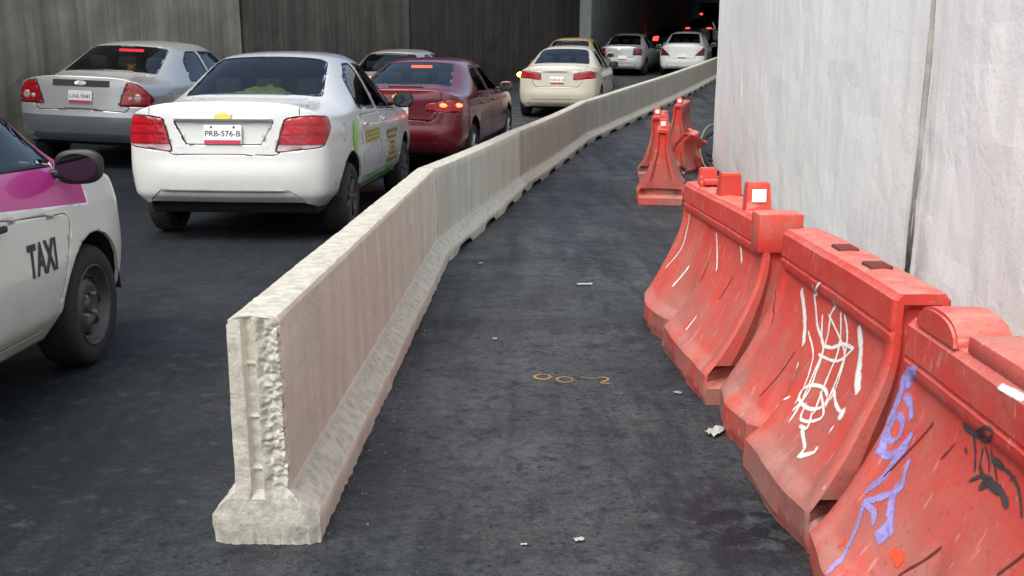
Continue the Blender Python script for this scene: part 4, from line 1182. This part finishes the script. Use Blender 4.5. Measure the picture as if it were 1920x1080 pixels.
TAG_PURPLE = [([(0.536,0.652),(0.619,0.609),(0.622,0.563),(0.625,0.515),(0.617,0.46),(0.603,0.424),(0.59,0.389)], 0.0191),
  ([(0.639,0.586),(0.585,0.606)], 0.0224),
  ([(0.594,0.572),(0.573,0.545),(0.533,0.513)], 0.0135),
  ([(0.603,0.512),(0.575,0.493),(0.559,0.459),(0.581,0.433),(0.598,0.444),(0.608,0.475),(0.6,0.51)], 0.0112),
  ([(0.594,0.393),(0.554,0.403),(0.518,0.44),(0.496,0.493)], 0.0135),
  ([(0.493,0.466),(0.505,0.434),(0.518,0.394),(0.521,0.353),(0.564,0.294)], 0.0157),
  ([(0.453,0.437),(0.436,0.4),(0.415,0.37),(0.447,0.334),(0.537,0.27)], 0.0123),
  ([(0.441,0.376),(0.413,0.332),(0.36,0.301),(0.315,0.273)], 0.0146),
  ([(0.529,0.274),(0.448,0.282),(0.404,0.263)], 0.0101),
  ([(0.379,0.275),(0.321,0.258)], 0.0236),
  ([(0.522,0.271),(0.471,0.231),(0.41,0.175),(0.385,0.133)], 0.009) ]
TAG_BLACK = [([(0.26,0.601),(0.199,0.601),(0.109,0.629)], 0.0101),
  ([(0.069,0.645),(0.082,0.632),(0.118,0.612),(0.135,0.603),(0.149,0.6),(0.165,0.601),(0.172,0.607),(0.142,0.626),(0.12,0.641),(0.106,0.648),(0.088,0.652),(0.076,0.651),(0.069,0.645)], 0.0056),
  ([(0.195,0.599),(0.167,0.566),(0.137,0.524)], 0.0056),
  ([(0.139,0.592),(0.129,0.557),(0.125,0.539)], 0.0051),
  ([(0.13,0.595),(0.095,0.571),(0.081,0.548)], 0.0051),
  ([(0.101,0.601),(0.078,0.577),(0.02,0.582),(-0.02,0.58),(-0.057,0.565),(-0.102,0.523)], 0.0062),
  ([(0.148,0.5),(0.105,0.531),(0.053,0.545)], 0.0062),
  ([(0.099,0.502),(0.062,0.532),(0.004,0.534),(-0.042,0.518)], 0.0123),
  ([(0.13,0.547),(0.083,0.528),(0.013,0.53)], 0.009),
  ([(0.082,0.583),(0.024,0.583)], 0.0123),
  ([(0.224,0.559),(0.197,0.545)], 0.0067),
  ([(0.075,0.579),(0.034,0.544)], 0.0045),
  ([(-0.005,0.565),(-0.028,0.588)], 0.0045) ]
SPOT_ORANGE = [([(0.466,0.169),(0.469,0.197)], 0.0337),
  ([(0.281,0.258),(0.241,0.259),(0.212,0.251)], 0.0337) ]
DAB = [([(0.078,0.754),(0.014,0.758),(-0.04,0.76)], 0.0168) ]
SCR1 = [([(0.521,0.353),(0.472,0.452),(0.412,0.551)], 0.0034),
  ([(0.311,0.489),(0.271,0.548)], 0.0028),
  ([(0.199,0.232),(0.156,0.293),(0.122,0.348)], 0.0039),
  ([(-0.12,0.404),(-0.166,0.479)], 0.0039) ]
STREAK3 = [([(0.717,0.61),(0.684,0.508),(0.642,0.418),(0.746,0.288)], 0.0125),
  ([(0.314,0.385),(0.394,0.255)], 0.014),
  ([(0.05,0.597),(-0.047,0.523),(-0.158,0.443)], 0.0125),
  ([(-0.431,0.608),(-0.509,0.543)], 0.014),
  ([(-0.274,0.254),(-0.276,0.178)], 0.0109) ]
SCR3 = [([(0.022,0.457),(0.003,0.357)], 0.0047),
  ([(-0.44,0.473),(-0.407,0.358)], 0.0047) ]
SCR2 = [([(0.167,0.398),(0.234,0.209)], 0.0034),
  ([(0.607,0.527),(0.534,0.409)], 0.0034) ]

ribbon_on(b2, TAG_WHITE, M['paint_white'], 'graffiti_stroke', 2, 1.25, 1.2, 1.8)
ribbon_on(b1, TAG_PURPLE, M['paint_purple'], 'graffiti_stroke', 1, 1.30, .6, 2.0)
ribbon_on(b1, TAG_BLACK, M['paint_black'], 'graffiti_stroke', 1, 1.30, .6, 1.7, off=.0026)
ribbon_on(b1, SPOT_ORANGE, M['paint_orange'], 'paint_spot', 1, 1.30, .6, 1)
ribbon_on(b1, DAB, M['paint_white'], 'paint_dab', 1, 1.30, .6, 1)
ribbon_on(b1, SCR1, M['scratch'], 'scratch', 1, 1.30, .6, 1.2, off=.0032)
ribbon_on(b3, STREAK3, M['paint_white'], 'scrape', 3, 1.70, 1.0, 1.5)
ribbon_on(b3, SCR3, M['scratch'], 'scratch', 3, 1.70, 1.0)
ribbon_on(b2, SCR2, M['scratch'], 'scratch', 2, 1.25, 1.2)
# lugs on the near barriers
RM = M['red']
def lug_seq(root, m, items):
    for (y, w, l, h, rf, tl) in items: tab(root, y, m, w, l, h, M['reflector'] if rf else None, tl)
lug_seq(b3, RM[2], [(.66, .10, .07, .085, 0, 0), (.13, .11, .09, .105, 0, -.15), (-.44, .115, .07, .115, 1, .1)])
for k, z in enumerate((.795, .812)): rblock('rib', (0, .56-.05*k, z-.012), (.12-.02*k, .05, .03), .008, RM[2], b3)
rblock('end_cap', (0, -.785, BH-.055), (.186, .135, .165), .014, RM[2], b3)
def half_disc(root, y, r, w, m, name='hook', hk=.6):
    V, F = [], []; n = 16
    for s in (-1, 1):
        for i in range(n+1):
            a = math.pi*i/n; V.append((s*w/2, y+r*math.copysign(abs(math.cos(a))**.8, math.cos(a)), BH-.02+(r*hk+.02)*math.sin(a)**.8))
    N = n+1
    for i in range(n): F.append((i, i+1, N+i+1, N+i))
    F.append(tuple(range(N))[::-1]); F.append(tuple(range(N, 2*N))); F.append((0, N, 2*N-1, n))
    o = mesh(name, V, F, m, root); b_ = bmesh.new(); b_.from_mesh(o.data); bmesh.ops.recalc_face_normals(b_, faces=b_.faces)
    bmesh.ops.bevel(b_, geom=[e for e in b_.edges if e.calc_face_angle(0) > 1], offset=.008, segments=2, affect='EDGES'); b_.to_mesh(o.data); b_.free()
    o.data.shade_smooth(); o.data.set_sharp_from_angle(angle=R(40)); return o
half_disc(b1, .46, .135, .140, RM[0], hk=.42)
rblock('ridge_step', (0.005, .12, BH+.012), (.125, .34, .05), .012, RM[0], b1)
rblock('ridge_step', (0.005, -.40, BH+.004), (.125, .36, .04), .012, RM[0], b1)
for y_ in (.12, -.22): rblock('slot', (.01, y_, BH-.006), (.07, .10, .02), .006, M['scratch'], b2)
# barriers farther along the wall
def far_barrier(X, Y, hd, label, seed, mi, L, dent, roll=0, lugs=()):
    r = red_barrier(X, Y, hd, label, seed, mi, L, dent, roll=roll); lug_seq(r, RM[mi], lugs); r.scale = (.80, 1, 1.02); return r
far_barrier(1.66, 11.55, 9, 'red plastic barrier standing end on before the crushed ones', 5, 2, 1.3, .7, 0, [(-.50, .12, .08, .09, 1, 0), (.4, .11, .08, .09, 0, 0)])
far_barrier(1.98, 13.9, 11, 'red plastic barrier right behind the end-on one', 6, 1, 1.3, 1.2, -3, [(-.50, .12, .08, .09, 1, 0)])
far_barrier(2.60, 16.4, 14, 'last upright red plastic barrier toward the tunnel', 7, 1, 1.3, 1.0, 2, [(-.50, .12, .08, .09, 1, 0)])
cb = at_ground('plastic_barrier', 2.30, 14.2, 30, 'crushed red plastic barrier slumped against its neighbour', 'barrier', GB, 16)
co_ = plastic_body(cb, RM[1], 9, .75, 2.0); cb.scale = (.62, 1, .80)
for v in co_.data.vertices:
    x, y, z = v.co; k = sm(.15, .75, z)
    v.co.z = z-.20*k*sm(-.2, .4, y)-.05*k*abs(math.sin(y*14)); v.co.x += .14*k*math.sin(y*9+z*5)
# ---------------------------------------------------------------- marks and litter on the road
def ground_ribbon(pts, w, root, m, name):
    V, F = [], []
    P = [Vector(p) for p in pts]
    for i, q in enumerate(P):
        d = (P[min(i+1, len(P)-1)]-P[max(0, i-1)]); d = d.normalized(); nn = Vector((-d.y, d.x))
        ww = w/2*(1+.4*fbm(q.x*30, q.y*30, 1))
        for k in (-1.2, 0, 1.2): r = q+nn*ww*k; V.append((r.x, r.y, zg(r.y)+.004))
    for i in range(len(P)-1):
        for k in range(2): a = i*3+k; F.append((a, a+1, a+4, a+3))
    o = mesh(name, V, F, m, root); at = o.data.attributes.new('cov', 'FLOAT', 'POINT')
    for i in range(len(V)): at.data[i].value = 1 if i % 3 == 1 else .1
    return o
mk = tag(empty('survey_mark', (.27, 4.52, zg(4.52)+.004)), 'small orange sprayed circles and dash on the asphalt', 'road mark')
inv_ = far_parent(mk)
ell = lambda cx, cy, a, b: [(cx+a*math.cos(2*math.pi*i/18), cy+b*math.sin(2*math.pi*i/18)) for i in range(19)]
for pts, w, nm in ((ell(.14, 4.555, .036, .042), .026, 'ring'), (ell(.24, 4.51, .036, .042), .026, 'ring'), ([(.31, 4.55), (.34, 4.54), (.38, 4.525)], .020, 'dash'), ([(.39, 4.54), (.42, 4.55), (.44, 4.53), (.43, 4.50), (.405, 4.47), (.40, 4.455), (.44, 4.45)], .022, 'figure')):
    o = ground_ribbon(pts, w, mk, M['road_orange'], nm); o.matrix_parent_inverse = inv_
def scrap(name, label, cat, X, Y, lx, ly, hz, m, rot, seed, group=None):
    """a crumpled flat scrap"""
    V, F = [], []; n = 9
    for i in range(n+1):
        for j in range(n+1):
            u, v = i/n-.5, j/n-.5; e = 1+.35*fbm(math.atan2(v, u)*1.3, seed, 0)
            V.append((u*lx*e, v*ly*e, .006+hz*(.5+.5*fbm(u*4+seed, v*4, seed*3))))
    for i in range(n):
        for j in range(n): a = i*(n+1)+j; F.append((a, a+n+1, a+n+2, a+1))
    o = mesh(name, V, F, m, None, True); o.location = (X, Y, zg(Y)); o.rotation_euler = (math.atan(slope(Y)), 0, R(rot))
    md = o.modifiers.new('s', 'SOLIDIFY'); md.thickness = .002
    return tag(o, label, cat, group)
M['paper'] = simple('dirty_paper', (.36, .36, .35), .8, grain=.2, scale=30)
M['grit'] = simple('grit', (.11, .11, .105), .9, grain=.3)
M['crumb'] = simple('dull_crumb', (.22, .22, .21), .9, grain=.3)
M['leaf'] = simple('dry_leaf', (.16, .10, .05), .8, grain=.4)
scrap('paper_scrap', 'flat white paper scrap in the middle of the closed lane', 'litter', .48, 6.72, .095, .045, .006, M['paper'], 4, 1)
scrap('plastic_scrap', 'torn white plastic scrap caught at the foot of the white tagged barrier', 'litter', .785, 3.78, .045, .10, .025, M['paper'], -38, 2)
scrap('paper_scrap', 'small crumpled grey scrap lying near the oily stain', 'litter', .20, 2.83, .028, .020, .008, M['paper'], 20, 3)
scrap('paper_scrap', 'thin white sliver of litter on the asphalt by the broken divider end', 'litter', .035, 2.80, .018, .009, .003, M['paper'], 0, 4)
GL = 'pale crumbs lying on the lane'
for i_, (x_, y_, lb_) in enumerate(((-.42, 8.05, 'pale concrete crumb lying at the bend of the divider foot'), (-.23, 7.5, 'small grey crumb on the asphalt near the divider bend'), (-.09, 5.25, 'lone pale crumb on the asphalt left of the orange survey mark'), (.72, 4.30, 'pale crumb lying by the foot of the scraped red barrier'))):
    scrap('concrete_crumb', lb_, 'rubble', x_, y_, .035, .022, .008, M['crumb'], i_*47, 10+i_, GL)
# cables at the wall's foot
def cable(pts, r, label):
    P = [Vector(p) for p in pts]; Q = []
    for i in range(len(P)-1):
        a, b, c, d = P[max(0, i-1)], P[i], P[i+1], P[min(len(P)-1, i+2)]
        for j in range(10):
            t = j/10; Q.append(.5*((2*b)+(c-a)*t+(2*a-5*b+4*c-d)*t*t+(3*b-a-3*c+d)*t**3))
    Q.append(P[-1]); V, F = tube(Q, r, 8); o0 = Q[0].copy()
    o = mesh('cable', [v-o0 for v in V], F, M['rubber'] if r > .02 else M['cable'], None, True); o.location = o0
    return tag(o, label, 'cable')
M['cable'] = simple('grey_cable', (.20, .20, .19), .6)
G = lambda x, y, h=0: (x, y, zg(y)+h)
cable([G(2.70, 12.3, .02), G(2.62, 13.2, .02), G(2.58, 14.1, .10), G(2.66, 14.9, .30), G(2.86, 15.5, .48), G(3.1, 15.9, .50)], .014, 'thin grey cable looping up from the road at the wall corner')
cable([G(2.74, 12.6, .03), G(2.70, 13.6, .03), G(2.68, 14.6, .12), G(2.84, 15.4, .34), G(3.2, 16.0, .42)], .026, 'thick black hose lying along the foot of the pale wall')
cable([G(2.66, 14.1, .03), G(2.48, 14.7, .03), G(2.50, 15.5, .05), G(2.76, 16.0, .05), G(2.98, 15.8, .04), G(2.92, 15.1, .05), G(2.72, 14.8, .07)], .022, 'black hose coiled on the road beside the wall corner')
# things lying in cars
def in_car(root, lx, ly, lz): 
    bpy.context.view_layer.update(); return root.matrix_world @ Vector((lx, ly, lz))
def cloth(root, lx, ly, lz, sx, sy, m, label):
    V, F = [], []; n = 22
    for i in range(n+1):
        for j in range(n+1):
            u, v = i/n-.5, j/n-.5; r = max(abs(u), abs(v))*2
            V.append((u*sx*(1+.15*fbm(v*3, 1, 0)), v*sy*(1+.2*fbm(u*3, 2, 0)), .012+.15*(1-r**2)*(.6+.5*fbm(u*5, v*5, 4))))
    for i in range(n):
        for j in range(n): a = i*(n+1)+j; F.append((a, a+n+1, a+n+2, a+1))
    o = mesh('cloth', V, F, m, None, True); o.location = in_car(root, lx, ly, lz); o.rotation_euler = (root.rotation_euler.x, 0, root.rotation_euler.z+.1); return tag(o, label, 'cloth')
M['lime'] = simple('lime_cloth', (.50, .58, .16), .9, grain=.15)
cloth(white_car, .02, wapi['yy'](1.05), 1.075+.035-.005, .62, .30, M['lime'], 'lime green cloth bundled behind the white saloon rear window')
def toy(root, lx, ly, lz):
    r = empty('plush_toy', in_car(root, lx, ly, lz)); r.rotation_euler = root.rotation_euler
    tag(r, 'small orange plush toy behind the silver saloon rear window', 'toy')
    mo = simple('orange_plush', (.70, .34, .06), .95, grain=.2)
    V, F = lathe([(.001, 0), (.075, .01), (.085, .05), (.06, .10), (.045, .12)], 16, 'Z'); mesh('torso', V, F, mo, r, True)
    V, F = lathe([(.03, .11), (.055, .14), (.06, .18), (.04, .22), (.001, .235)], 16, 'Z'); mesh('head', V, F, mo, r, True)
    for sg in (-1, 1):
        V, F = lathe([(.001, .20), (.022, .22), (.02, .245), (.001, .255)], 10, 'Z', (sg*.045, 0, 0)); mesh('ear', V, F, mo, r, True)
toy(ford, .20, fapi['yy'](1.05), 1.03+.03-.03)

# grit gathered along the divider's foot
def grit():
    V, F = [], []; rnd = random.Random(3)
    for i in range(9):
        pass
    for k in range(170):
        i = rnd.choice((0, 0, 0, 1, 1, 2)); p0, p1 = Vector(JP[i]), Vector(JP[i+1]); d = (p1-p0).normalized(); nr = Vector((d.y, -d.x))
        q = p0+(p1-p0)*rnd.random()+nr*(.165+abs(rnd.gauss(0, .07))); r = rnd.uniform(.0025, .008); z = zg(q.y)
        b = len(V); a0 = rnd.random()*6
        for j in range(4): V.append((q.x+r*math.cos(a0+j*1.57)*rnd.uniform(.7, 1.3), q.y+r*math.sin(a0+j*1.57)*rnd.uniform(.7, 1.3), z-.001))
        V.append((q.x, q.y, z+r*rnd.uniform(.6, 1.2))); F += [(b, b+1, b+4), (b+1, b+2, b+4), (b+2, b+3, b+4), (b+3, b, b+4)]
    tag(mesh('grit', V, F, M['grit']), 'fine concrete grit scattered along the foot of the divider', 'grit', kind='stuff')
grit()
